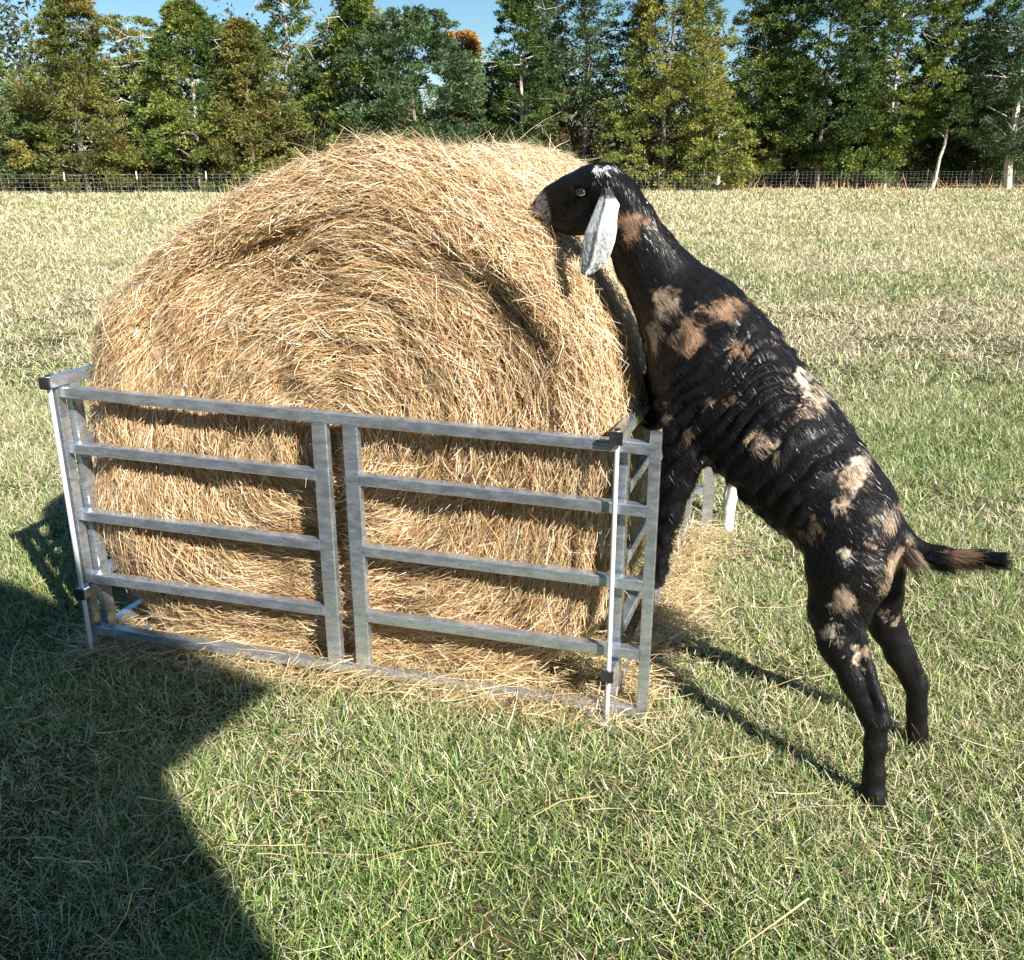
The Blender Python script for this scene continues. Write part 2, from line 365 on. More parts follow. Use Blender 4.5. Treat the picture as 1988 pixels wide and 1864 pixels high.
def build_bale():
    nt = 260; th = np.linspace(0, 2 * pi, nt, endpoint=False)
    s = np.concatenate([np.linspace(.01, R0 - RC, 90), np.linspace(R0 - RC, STOT, 80)[1:]])
    TH, SS = np.meshgrid(th, s); P = bale_pt(TH, SS, -.032) - BC
    n = len(s); idx = np.arange(n * nt).reshape(n, nt)
    Fq = np.stack([idx[:-1], np.roll(idx[:-1], -1, 1), np.roll(idx[1:], -1, 1), idx[1:]], -1).reshape(-1, 4)
    V = P.reshape(-1, 3); cF = V[idx[0]].mean(0); cB = V[idx[-1]].mean(0); V = np.concatenate([V, [cF, cB]])
    i = np.arange(nt); j = (i + 1) % nt
    tri = np.concatenate([np.stack([idx[0][j], idx[0][i], np.full(nt, n * nt)], -1), np.stack([idx[-1][i], idx[-1][j], np.full(nt, n * nt + 1)], -1)])
    mesh_obj('packed_core', V, [Fq, tri], M['core'], bale, smooth=True)
    vs, fs, cs = [], [], []; off = 0
    def strands(n, L, thr, smode, ln, w, lift, wild, colw, drift=.12):
        nonlocal off
        th0 = rng.uniform(*thr, n)
        if smode == 'face': s0 = np.sqrt(rng.random(n)) * (R0 - RC + .1)
        elif smode == 'rim': s0 = rng.uniform(R0 - RC - .12, R0 - RC + RC * pi / 2 + .1, n)
        else: s0 = rng.uniform(R0 - RC + .05, STOT, n)
        l = rng.uniform(*ln, n); r_eff = np.where(s0 < R0 - RC, np.maximum(s0, .08), R0)
        ts = np.linspace(-.5, .5, L)[None]
        slope = rng.normal(0, wild, n)[:, None]
        dth = ts * (l / r_eff)[:, None] * np.cos(slope); ds = ts * l[:, None] * np.sin(slope) + rng.normal(0, .01, (n, 1)) * (ts * 2) ** 2
        sgn = np.where(rng.random(n) < .5, 1, -1)[:, None]
        th = th0[:, None] + dth * sgn; s = np.abs(s0[:, None] + ds)
        lf = rng.uniform(*lift, n)[:, None] + np.abs(rng.normal(0, .02, (n, 1))) * np.clip(ts + .1, 0, 1) * 2
        P = bale_pt(th, s, 0); e = 1e-3; Nn = norm(np.cross(bale_pt(th + e, s) - P, bale_pt(th, s + e) - P))
        c = BC + AX * .5 + UP * ZC; Nn = np.where(((P - c) * Nn).sum(-1, keepdims=True) < 0, -Nn, Nn)
        ph = rng.random((n, 1)) * 6.28
        P = P + Nn * lf[..., None] + Nn * (np.sin(ts * 5 + ph) * .006)[..., None]
        P[..., 2] = np.maximum(P[..., 2], .01)
        T = norm(np.gradient(P, axis=1)); sd = norm(np.cross(T, Nn)); tw = rng.normal(0, .6, (n, 1, 1))
        sd = norm(sd * np.cos(tw) + Nn * np.sin(tw))
        pal = np.array([[.56, .375, .19], [.70, .53, .32], [.84, .74, .55], [.43, .235, .10], [.21, .11, .045], [.46, .40, .20]])
        cc = pal[rng.choice(6, n, p=colw)] * rng.uniform(.75, 1.2, (n, 1))
        V, Fq, C = ribbons(P - BC, sd, rng.uniform(*w, n), cc); vs.append(V); fs.append(Fq + off); cs.append(C); off += len(V)
    cw = [.30, .24, .12, .18, .10, .06]; cw2 = [.14, .30, .36, .08, .04, .08]; cw3 = [.30, .18, .07, .24, .16, .05]
    strands(34000, 5, (0, 2 * pi), 'face', (.05, .21), (.0024, .0046), (-.026, .012), .13, cw3)
    strands(12000, 5, (0, 2 * pi), 'face', (.04, .20), (.002, .0036), (0, .022), .42, cw)
    strands(26000, 5, (-.6, 3.7), 'rim', (.06, .24), (.0024, .0046), (-.022, .018), .18, cw)
    strands(34000, 5, (-.8, 3.6), 'flank', (.06, .20), (.0022, .004), (-.022, .014), .30, cw2)
    strands(10000, 4, (-.8, 3.6), 'flank', (.05, .16), (.002, .0034), (0, .02), .9, cw2)
    strands(9000, 4, (3.6, 5.6), 'flank', (.08, .2), (.003, .005), (-.01, .014), .3, cw2)
    # stray stalks sticking out
    n = 1500; th = rng.uniform(-.3, 3.4, n); s = rng.uniform(.05, STOT, n); s[:700] = rng.uniform(R0 - RC, STOT, 700); th[:700] = rng.normal(1.5, .55, 700)
    s[700:1000] = rng.uniform(.05, .8, 300); th[700:1000] = rng.uniform(-1.5, 4.6, 300)
    P0 = bale_pt(th, s); e = 1e-3; Nn = norm(np.cross(bale_pt(th + e, s) - P0, bale_pt(th, s + e) - P0)); c = BC + AX * .5 + UP * ZC
    Nn = np.where(((P0 - c) * Nn).sum(-1, keepdims=True) < 0, -Nn, Nn); T = norm(bale_pt(th + e, s) - P0)
    d0 = norm(T * rng.choice([-1, 1], (n, 1)) + Nn * rng.uniform(.1, .9, (n, 1)) + rng.normal(0, .3, (n, 3))); ln = rng.uniform(.04, .13, n); ln[:90] = rng.uniform(.12, .30, 90)
    L = 5; ts = np.linspace(0, 1, L); bend = rng.normal(0, .5, (n, 3)) + [0, 0, -.4]
    P = P0[:, None] - Nn[:, None] * .01 + d0[:, None] * (ln[:, None] * ts)[..., None] + bend[:, None] * (ln[:, None] * ts ** 2 * .35)[..., None]
    P[..., 2] = np.maximum(P[..., 2], .01)
    sd = norm(np.cross(d0, rng.normal(0, 1, (n, 3))))[:, None].repeat(L, 1)
    V, Fq, C = ribbons(P - BC, sd, rng.uniform(.0018, .0034, n), np.array([[.72, .57, .32]]) * rng.uniform(.6, 1.2, (n, 1)))
    vs.append(V); fs.append(Fq + off); cs.append(C); off += len(V)
    o = mesh_obj('loose_straw', np.concatenate(vs), np.concatenate(fs), M['straw'], bale, np.concatenate(cs)); o['kind'] = 'stuff'
build_bale()

def litter():
    vs, fs, cs = [], [], []; off = 0
    def lay(x, y, z, ln, w, curl, bright=1.0):
        nonlocal off
        n = len(x); L = 5; az = rng.random(n) * 2 * pi; k = rng.normal(0, curl, n); P = np.zeros((n, L, 3)); P[:, 0] = np.stack([x, y, z], -1)
        el = rng.normal(0.02, .22, n)
        for i in range(1, L):
            a = az + k * i; P[:, i] = P[:, i - 1] + (ln / (L - 1))[:, None] * np.stack([np.cos(a), np.sin(a), el - .1 * i * el], -1)
        P[..., 2] = np.maximum(P[..., 2], .012)
        sd = norm(np.stack([-np.sin(az), np.cos(az), rng.normal(0, .5, n)], -1))[:, None].repeat(L, 1)
        pal = np.array([[.62, .47, .25], [.74, .62, .38], [.48, .33, .15]])
        V, Fq, C = ribbons(P, sd, w, pal[rng.integers(0, 3, n)] * rng.uniform(.7, 1.2, (n, 1)) * bright); vs.append(V); fs.append(Fq + off); cs.append(C); off += len(V)
    def U(a, b, n): return rng.uniform(a, b, n)
    # along the front panel, inside and just outside
    n = 4200; s = U(-.1, 1.95, n); q = np.abs(rng.normal(0, .07, n)) * rng.choice([-.8, 2.6], n, p=[.25, .75]); p = BL + EX * s[:, None] + EN * q[:, None]
    lay(p[:, 0], p[:, 1], U(.005, .07, n), U(.05, .22, n), U(.002, .004, n), .25)
    # heap on the right side
    n = 4200; s = U(.1, 1.5, n); q = -np.abs(rng.normal(0, .10, n)) + .12 + .05 * np.sin(s * 7); p = BR + SX * s[:, None] + SN * q[:, None]
    hgt = np.clip(.13 - np.abs(q) * .3, .01, 1); lay(p[:, 0], p[:, 1], U(0, 1, n) * hgt, U(.04, .18, n), U(.002, .004, n), .3)
    # inside the feeder on the left
    n = 7000; s = U(.02, 1.85, n); q = U(.0, .9, n) * np.where((s > .4) & (s < 1.5), .25, 1); p = BL + EX * s[:, None] + EN * q[:, None]
    lay(p[:, 0], p[:, 1], U(.005, .1, n), U(.06, .22, n), U(.002, .004, n), .2)
    # scattered over the grass, thinning outwards
    n = 1100; a = rng.random(n) * 6.28; r = np.abs(rng.normal(0, .9, n)) + .9; x = -.3 + np.cos(a) * r * 1.25; y = 3.0 + np.sin(a) * r
    k = (y > 1.2); x, y = x[k], y[k]; lay(x, y, U(.02, .06, len(x)), U(.05, .3, len(x)), U(.0018, .0036, len(x)), .25)
    n = 60; y = U(1.4, 4.5, n); x = U(-1, 1, n) * (.55 * y); lay(x, y, U(.035, .07, n), U(.12, .38, n), U(.003, .005, n), .28, 1.05)
    tag(mesh_obj('scattered_hay', np.concatenate(vs), np.concatenate(fs), M['straw'], None, np.concatenate(cs)), 'pale stalks of hay scattered over the grass around the feeder', 'hay', kind='stuff')
litter()

# ------------------------------------------------------------------ goats
def sdf_mesh(chains, k=.03, h=.0075, post=None):
    """chains: list of (nodes, kk) with nodes rows a,b,z,r,w. smooth union -> surface nets"""
    allp = np.concatenate([np.asarray(n)[:, :3] for n, _ in chains]); rm = max(np.asarray(n)[:, 3].max() for n, _ in chains)
    lo = allp.min(0) - rm - .05; hi = allp.max(0) + rm + .05; dim = np.ceil((hi - lo) / h).astype(int) + 1
    D = np.full(dim, .2, np.float32)
    axs = [lo[i] + h * np.arange(dim[i]) for i in range(3)]
    def seg(X, Y, Z, p, q):
        d = q[:3] - p[:3]; L2 = max((d * d).sum(), 1e-9)
        t = np.clip(((X - p[0]) * d[0] + (Y - p[1]) * d[1] + (Z - p[2]) * d[2]) / L2, 0, 1)
        r = p[3] + (q[3] - p[3]) * t; w = p[4] + (q[4] - p[4]) * t
        return np.sqrt((X - p[0] - t * d[0]) ** 2 + ((Y - p[1] - t * d[1]) / w) ** 2 + (Z - p[2] - t * d[2]) ** 2) - r
    for nodes, kk in chains:
        nodes = np.asarray(nodes, float); kk = kk or k
        for p, q in zip(nodes[:-1], nodes[1:]):
            m = max(p[3] * max(1, p[4]), q[3] * max(1, q[4])) + .07
            i0 = np.maximum(((np.minimum(p[:3], q[:3]) - m - lo) / h).astype(int), 0); i1 = np.minimum(((np.maximum(p[:3], q[:3]) + m - lo) / h).astype(int) + 1, dim)
            sl = tuple(slice(i0[i], i1[i]) for i in range(3))
            X = axs[0][sl[0]][:, None, None]; Y = axs[1][sl[1]][None, :, None]; Z = axs[2][sl[2]][None, None]
            d = seg(X, Y, Z, p, q); o = D[sl]; hh = np.clip(.5 + .5 * (o - d) / kk, 0, 1); D[sl] = o + (d - o) * hh - kk * hh * (1 - hh)
    ins = D < 0; nx, ny, nz = dim
    c = [D[i:nx - 1 + i, j:ny - 1 + j, l:nz - 1 + l] for i in (0, 1) for j in (0, 1) for l in (0, 1)]
    s = sum((q < 0).astype(np.int8) for q in c); act = (s > 0) & (s < 8); ids = np.full(act.shape, -1, np.int64); cells = np.argwhere(act); ids[act] = np.arange(len(cells))
    vals = np.stack([q[act] for q in c], -1); offs = np.array([[i, j, l] for i in (0, 1) for j in (0, 1) for l in (0, 1)], float)
    acc = np.zeros((len(cells), 3)); cnt = np.zeros(len(cells))
    for a in range(8):
        for b in range(a + 1, 8):
            if np.abs(offs[a] - offs[b]).sum() != 1: continue
            va, vb = vals[:, a], vals[:, b]; x = (va < 0) != (vb < 0); t = np.where(x, va / np.where(x, va - vb, 1), 0)
            acc += x[:, None] * (offs[a] + t[:, None] * (offs[b] - offs[a])); cnt += x
    V = lo + h * (cells + acc / cnt[:, None])
    faces = []
    for ax in range(3):
        A = [slice(None)] * 3; B = [slice(None)] * 3; A[ax] = slice(0, -1); B[ax] = slice(1, None)
        e = np.argwhere(ins[tuple(A)] != ins[tuple(B)]); u, v = [i for i in range(3) if i != ax]
        e = e[(e[:, u] > 0) & (e[:, v] > 0) & (e[:, u] < dim[u] - 1) & (e[:, v] < dim[v] - 1)]
        def I(du, dv): q = e.copy(); q[:, u] -= du; q[:, v] -= dv; return ids[q[:, 0], q[:, 1], q[:, 2]]
        f = np.stack([I(0, 0), I(1, 0), I(1, 1), I(0, 1)], -1); fl = ins[tuple(A)][e[:, 0], e[:, 1], e[:, 2]]
        if ax == 1: fl = ~fl
        f[~fl] = f[~fl][:, ::-1]; faces.append(f)
    return V, np.concatenate(faces)[:, ::-1]
def vnormals(V, F):
    n = np.cross(V[F[:, 2]] - V[F[:, 0]], V[F[:, 3]] - V[F[:, 1]]); N = np.zeros_like(V)
    for i in range(4): np.add.at(N, F[:, i], n)
    return norm(N)
def relax(V, F, it=2, lam=.5):
    for _ in range(it):
        S = np.zeros_like(V); C = np.zeros(len(V))
        for i in range(4):
            a, b = F[:, i], F[:, (i + 1) % 4]; np.add.at(S, a, V[b]); np.add.at(S, b, V[a]); np.add.at(C, a, 1); np.add.at(C, b, 1)
        V = V + lam * (S / C[:, None] - V)
    return V

def coat_mat():
    m = leaf_mat('goat_coat', .5, 0, .14)
    b = m.node_tree.nodes['Principled BSDF']; t = m.node_tree
    nz = t.nodes.new('ShaderNodeTexNoise'); nz.inputs['Scale'].default_value = 160; nz.inputs['Detail'].default_value = 3
    tc = t.nodes.new('ShaderNodeTexCoord'); mp = t.nodes.new('ShaderNodeMapping'); mp.inputs['Scale'].default_value = (.5, 1, .4)
    t.links.new(tc.outputs['Object'], mp.inputs[0]); t.links.new(mp.outputs[0], nz.inputs[0])
    bp = t.nodes.new('ShaderNodeBump'); bp.inputs['Strength'].default_value = .7; bp.inputs['Distance'].default_value = .004
    t.links.new(nz.outputs[0], bp.inputs['Height']); t.links.new(bp.outputs[0], b.inputs['Normal'])
    return m
M['coat'] = coat_mat(); M['fur'] = leaf_mat('goat_hair', .31, 0, .36)
M['eye'] = noise_mat('eye_amber', (.03, .02, .01), (.14, .09, .04), 60, .08, .6)

A_ = radians(38); GF = np.array([-math.cos(A_), math.sin(A_), 0]); GN = -np.array([math.sin(A_), math.cos(A_), 0])   # heading; towards the near side
GO = np.array([1.0998, 2.2464, 0])
def gp(x, y, b=0.0):
    """photo point on the goat's body plane (shifted b metres to its near side) -> goat frame a,b,z"""
    d = ray(x, y); o = np.array([0, 0, CAM_H]); t = np.dot(GO + GN * b - o, GN) / np.dot(d, GN); P = o + d * t - GO
    return np.array([P @ GF, b, P[2]]), (P[1] + GO[1]) * CT - (P[2] - CAM_H) * ST
def node(x, y, rpx, b=0.0, w=1.0):
    p, dep = gp(x, y, b); return [*p, rpx * dep / FPX, w]
HB = .15
def hnode(x, y, r, b=0.0, w=1.0): return node(x, y, r, b + HB, w)
def pair(x1, y1, x2, y2, b=0.0, w=.85, shrink=1.0):
    return node((x1 + x2) / 2, (y1 + y2) / 2, math.hypot(x1 - x2, y1 - y2) / 2 * shrink, b, w)

TAILC = [node(1735, 1035, 30, 0, 1), node(1778, 1074, 25, 0, .8), node(1830, 1082, 20, 0, .7), node(1890, 1081, 11, 0, .6), node(1915, 1081, 6, 0, .6)]
chains = [
    ([hnode(1048, 403, 19, 0, .85), hnode(1072, 394, 30, 0, .75), hnode(1105, 382, 38, 0, .72), hnode(1142, 368, 42, 0, .78), hnode(1172, 362, 38, 0, .82)], .02),      # skull
    ([hnode(1046, 424, 11, 0, .9), hnode(1075, 424, 22, 0, .72), hnode(1110, 424, 30, 0, .68), hnode(1148, 418, 38, 0, .72)], .02),                                 # jaw
    ([hnode(1172, 352, 32, 0, .9), node(1195, 392, 50, .10, .72), pair(1262, 405, 1180, 480, .065, .75), pair(1310, 470, 1207, 545, .03, .78), pair(1365, 530, 1235, 605, 0, .82)], .03),   # neck
    ([pair(1365, 530, 1235, 605, 0, .82), pair(1444, 585, 1256, 690, 0, .80), pair(1508, 660, 1270, 768, 0, .80), pair(1562, 735, 1318, 836, 0, .84), pair(1622, 812, 1390, 884, 0, .9),
      pair(1660, 865, 1448, 952, 0, .93), pair(1697, 912, 1505, 1008, 0, .94), pair(1724, 955, 1552, 1046, 0, .95), pair(1742, 1010, 1575, 1090, 0, .98)], .04),
    ([node(1650, 1020, 85, .06, .8), node(1645, 1110, 76, .09, .75), node(1628, 1185, 56, .11, .75), node(1630, 1250, 39, .13, .8), node(1657, 1322, 24, .15, .85), node(1688, 1392, 21, .16, .9)], .03),
    ([node(1668, 1222, 12, .13, 1), node(1687, 1300, 12, .145, 1), node(1709, 1365, 11, .155, 1), node(1716, 1402, 14, .16, 1)], .010),
    ([node(1702, 1402, 23, .16, .85), node(1698, 1445, 21, .165, .85), node(1697, 1505, 20, .17, .9), node(1695, 1540, 24, .17, .95), node(1692, 1562, 25, .17, 1)], .015),
    ([node(1700, 1070, 62, -.08, .8), node(1705, 1150, 44, -.11, .8), node(1720, 1215, 31, -.14, .85), node(1746, 1272, 24, -.16, .85), node(1772, 1325, 21, -.17, .85)], .025),
    ([node(1781, 1333, 20, -.17, .85), node(1780, 1380, 18.5, -.175, .85), node(1781, 1418, 18.5, -.18, .9), node(1780, 1438, 22, -.18, 1)], .015),
    ([node(1748, 1215, 9, -.15, 1), node(1772, 1270, 8, -.16, 1), node(1790, 1322, 10, -.17, 1)], .012),
    ([node(1345, 720, 66, .07, .7), node(1340, 800, 60, .10, .7), node(1332, 870, 44, .115, .8), node(1316, 930, 33, .12, .85), node(1300, 985, 25, .12, .9), node(1287, 1030, 19, .12, .9), node(1279, 1080, 16, .12, .95), node(1274, 1125, 18, .12, 1)], .025),
    ([node(1330, 720, 60, -.07, .7), node(1290, 760, 48, -.1, .8), node(1268, 800, 30, -.11, .9), node(1262, 750, 20, -.11, .95), node(1262, 775, 20, -.11, 1)], .025),
    (TAILC, .02),
]
def make_goat(chains, name, label, colorfn, loc, rz, flow, ears, h=.0075, hair=45000, wrinkle=True, tail=None, hair_w=(.0009, .0017)):
    g = empty(name, loc, rz); tag(g, label, 'goat')
    V, Fc = sdf_mesh(chains, h=h); V = relax(V, Fc, 2, .5); N = vnormals(V, Fc)
    if np.einsum('ij,ij->i', N, V - V.mean(0)).mean() < 0: Fc = Fc[:, ::-1]; N = -N
    if wrinkle: V = wrinkle(V, N)
    N = vnormals(V, Fc)
    C = colorfn(V)
    Vb, Fb, Cb = V, Fc, C
    for (E, Fe, Ce) in ears: Fb = np.concatenate([Fb, Fe + len(Vb)]); Vb = np.concatenate([Vb, E]); Cb = np.concatenate([Cb, Ce])
    mesh_obj('body', Vb, Fb, M['coat'], g, Cb, smooth=True)
    # hair laid over the surface
    ctr = V[Fc].mean(1); ar = np.linalg.norm(np.cross(V[Fc[:, 2]] - V[Fc[:, 0]], V[Fc[:, 3]] - V[Fc[:, 1]]), axis=1); ar /= ar.sum()
    f = rng.choice(len(Fc), hair, p=ar); wq = rng.dirichlet([1, 1, 1, 1], hair); P0 = (V[Fc[f]] * wq[..., None]).sum(1); Nn = norm((N[Fc[f]] * wq[..., None]).sum(1))
    D = flow(P0); D = D + rng.normal(0, .16, D.shape) + (fbm(P0[:, [0, 2, 1]] * 14, 2) - .5)[:, None] * np.array([1.4, 0, -1.0])
    D = norm(D - (D * Nn).sum(1, keepdims=True) * Nn)
    ln = rng.uniform(.014, .032, hair); head = colorfn(P0, True); ln *= head
    L = 4; ts = np.linspace(0, 1, L)[None, :, None]; l3 = ln[:, None, None]
    lift = rng.uniform(.04, .24, hair)[:, None, None]
    P = P0[:, None] - Nn[:, None] * .001 + D[:, None] * l3 * ts + Nn[:, None] * l3 * lift * (ts - .55 * ts ** 2)
    rl = rng.normal(0, .28, hair)[:, None]; sd = norm(np.cross(D, Nn) * np.cos(rl) + Nn * np.sin(rl))[:, None].repeat(L, 1)
    Ch = colorfn(P0) * rng.uniform(.55, 1.6, (hair, 1))
    Vh, Fh, Chh = ribbons(P, sd, rng.uniform(*hair_w, hair), Ch)
    if tail is not None:
        tp = np.array(tail)[:, :3]; n = 4200; t = rng.uniform(.4, len(tp) - 1.001, n); i = t.astype(int); fr = (t - i)[:, None]
        c = tp[i] * (1 - fr) + tp[i + 1] * fr; d = norm(tp[i + 1] - tp[i]); rr = np.array(tail)[:, 3][i] * .7
        an = rng.random(n) * 6.28; B = np.array([0, 1., 0]); U_ = norm(np.cross(d, B)); o = (np.cos(an)[:, None] * B + np.sin(an)[:, None] * U_)
        l = rng.uniform(.03, .075, n); dd = norm(d + o * .22 + np.array([0, 0, -.12])); P = (c + o * rr[:, None])[:, None] + dd[:, None] * (l[:, None, None] * ts) + np.array([0, 0, -1.])[None, None] * (l[:, None, None] * ts ** 2 * .12)
        V2, F2, C2 = ribbons(P, norm(np.cross(dd, o))[:, None].repeat(L, 1), rng.uniform(.0012, .002, n), colorfn(c) * rng.uniform(.7, 1.3, (n, 1)))
        Fh = np.concatenate([Fh, F2 + len(Vh)]); Vh = np.concatenate([Vh, V2]); Chh = np.concatenate([Chh, C2])
    o = mesh_obj('coat_hair', Vh, Fh, M['fur'], g, Chh); o['kind'] = 'stuff'
    return g

# coat patches of the leaning goat: photo point, radii in px, colour, side offset
BLK = np.array([.0075, .007, .0075]); BRN = np.array([.23, .14, .085]); FAWN = np.array([.38, .28, .195]); CRM = np.array([.60, .51, .40]); WHT = np.array([.82, .81, .79]); GRY = np.array([.48, .45, .46])
SP = [(1238, 432, 30, 26, BRN, .07), (1290, 590, 30, 30, FAWN, .10), (1275, 655, 24, 24, FAWN, .10), (1342, 655, 34, 30, BRN * 1.2, .12), (1400, 602, 30, 14, BRN, .11), (1365, 600, 18, 12, BRN, .11),
      (1430, 680, 16, 10, BRN, .12), (1465, 610, 9, 12, BRN, .08), (1552, 735, 15, 17, CRM * .85, .07), (1580, 768, 17, 12, CRM * .85, .06), (1562, 765, 9, 12, FAWN, .09), (1500, 652, 14, 8, FAWN, .06), (1475, 855, 26, 15, FAWN * 1.1, .15), (1495, 870, 10, 14, FAWN, .15), (1388, 775, 12, 9, FAWN, .13), (1425, 775, 8, 8, BRN, .13),
      (1555, 805, 20, 8, FAWN, .13), (1535, 815, 10, 6, BRN, .13), (1660, 905, 26, 16, CRM * .9, .12), (1640, 930, 22, 18, FAWN, .13), (1632, 975, 8, 24, FAWN, .14), (1592, 1020, 14, 16, BRN, .13), (1565, 1035, 18, 10, BRN, .13),
      (1720, 1015, 24, 16, FAWN, .12), (1700, 1045, 10, 8, FAWN, .12), (1645, 1075, 9, 15, CRM * .9, .15), (1642, 1150, 16, 28, FAWN, .15), (1618, 1170, 12, 10, FAWN, .15), (1617, 1222, 14, 14, CRM * .8, .16), (1665, 1265, 6, 22, CRM, .16),
      (1752, 1085, 22, 30, FAWN, .03), (1728, 1120, 16, 10, FAWN * .8, .05), (1840, 1085, 24, 22, BRN * 1.1, 0), (1365, 830, 10, 18, BRN * .7, .1), (1300, 800, 5, 22, FAWN * .8, .14), (1520, 1035, 14, 10, FAWN * .7, .1), (1385, 880, 8, 14, BRN * .7, .08),
      (1170, 330, 8, 8, WHT, HB + .02), (1740, 1190, 12, 8, FAWN * .6, -.14)]
SPL = []
for (x, y, rx, ry, c, b) in SP:
    p, dep = gp(x, y, b); SPL.append((p, rx * dep / FPX * .98, ry * dep / FPX * .98, c))
MUZ = gp(1040, 412, HB)[0]; EYEP = gp(1128, 374, HB + .052)[0]; NOS = gp(1036, 394, HB + .02)[0]
HOOFS = [gp(1692, 1562, .17)[0], gp(1780, 1440, -.18)[0], gp(1274, 1130, .12)[0], gp(1262, 785, -.11)[0]]
def goat_color(P, length=False):
    P = np.asarray(P); n = len(P)
    if length:
        L = np.ones(n); h_ = P[:, 0] > gp(1200, 380)[0][0]; L[h_] = .5; d = np.linalg.norm(P - MUZ, axis=1); L[d < .09] = .22
        L[P[:, 2] < .45] *= .6; d = np.linalg.norm(P - EYEP, axis=1); L[d < .03] = .15; return L
    C = np.repeat(BLK[None], n, 0) * (.8 + .5 * vnoise(P * 40))[:, None]
    wz = (np.stack([vnoise(P * 55), vnoise(P * 55 + 9), vnoise(P * 55 + 17)], -1) - .5) * .052 + (np.stack([vnoise(P * 190 * [.5, 1, .35]), vnoise(P * 170 + 3), vnoise(P * 180 + 5)], -1) - .5) * .026
    Q = P + wz
    for (p, rx, ry, c) in SPL:
        d = np.sqrt(((Q[:, 0] - p[0]) / rx) ** 2 + ((Q[:, 2] - p[2]) / ry) ** 2 + ((np.abs(Q[:, 1]) - abs(p[1])) / .12) ** 2)
        a = np.clip((1.2 - d) / .5, 0, 1)[:, None]; C = C * (1 - a) + c * (.75 + .5 * vnoise(P * 120))[:, None] * a
    d = np.linalg.norm((P - MUZ) * [1, .8, 1], axis=1); sp = vnoise(P * 260)
    a = (np.clip((.085 - d) / .03, 0, 1) * np.clip((sp - .25) * 3, .15, 1))[:, None]; C = C * (1 - a) + GRY * a
    d = np.linalg.norm((P - (NOS * [1, 0, 1])) - np.array([0, 1, 0]) * (HB + np.sign(P[:, 1:2] - HB) * .018), axis=1); C[d < .009] = [.006, .005, .005]
    # mouth line
    m0 = gp(1030, 414, HB)[0]; m1 = gp(1066, 428, HB)[0]; ab = m1 - m0; t = np.clip(((P - m0) * [1, 0, 1]) @ ab / (ab @ ab), 0, 1); q = (P - m0 - t[:, None] * ab)[:, [0, 2]]
    C[np.linalg.norm(q, axis=1) < .0035] = [.008, .006, .006]
    # eye rim
    d = np.linalg.norm((P - np.array([EYEP[0], 0, EYEP[2]]))[:, [0, 2]], axis=1); C[(d < .022)] = [.006, .006, .006]
    for hf in HOOFS: C[np.linalg.norm(P - hf, axis=1) < .035] = [.035, .03, .028]
    return C
def goat_wrinkle(V, N):
    ax0 = gp(1300, 700)[0]; ax1 = gp(1640, 1010)[0]; d = (ax1 - ax0); Lx = np.linalg.norm(d); d /= Lx; u = (V - ax0) @ d; p = np.array([-d[2], 0, d[0]]); v = (V - ax0) @ p
    m = np.clip(u / .08, 0, 1) * np.clip((Lx - u) / .1, 0, 1) * np.clip((np.abs(N[:, 1]) - .30) / .3, 0, 1)
    ph = u * 140 + (vnoise(V * 7) - .5) * 15 + v * 20 + (vnoise(V * 18 + 4) - .5) * 4
    am = .0075 * m * (.2 + 1.2 * vnoise(V * 10 + 3))
    V = V + N * (am * np.sin(ph))[:, None] + N * ((vnoise(V * 30) - .5) * .005)[:, None] * 1.0
    # nostril, mouth, eye socket dents
    dd = np.linalg.norm(V - EYEP * [1, 1, 1], axis=1); V = V - N * (.008 * np.exp(-(dd / .02) ** 2))[:, None]
    dd = np.linalg.norm((V - gp(1126, 362, HB + .045)[0]), axis=1); V = V + N * (.008 * np.exp(-(dd / .02) ** 2))[:, None]
    return V
def goat_flow(P):
    hx = gp(1200, 380)[0][0]; D = np.zeros_like(P); D[:] = [-.75, 0, -.75]; D[P[:, 0] > hx] = [-1, 0, .0]; D[P[:, 2] < .5] = [-.1, 0, -1]
    return D
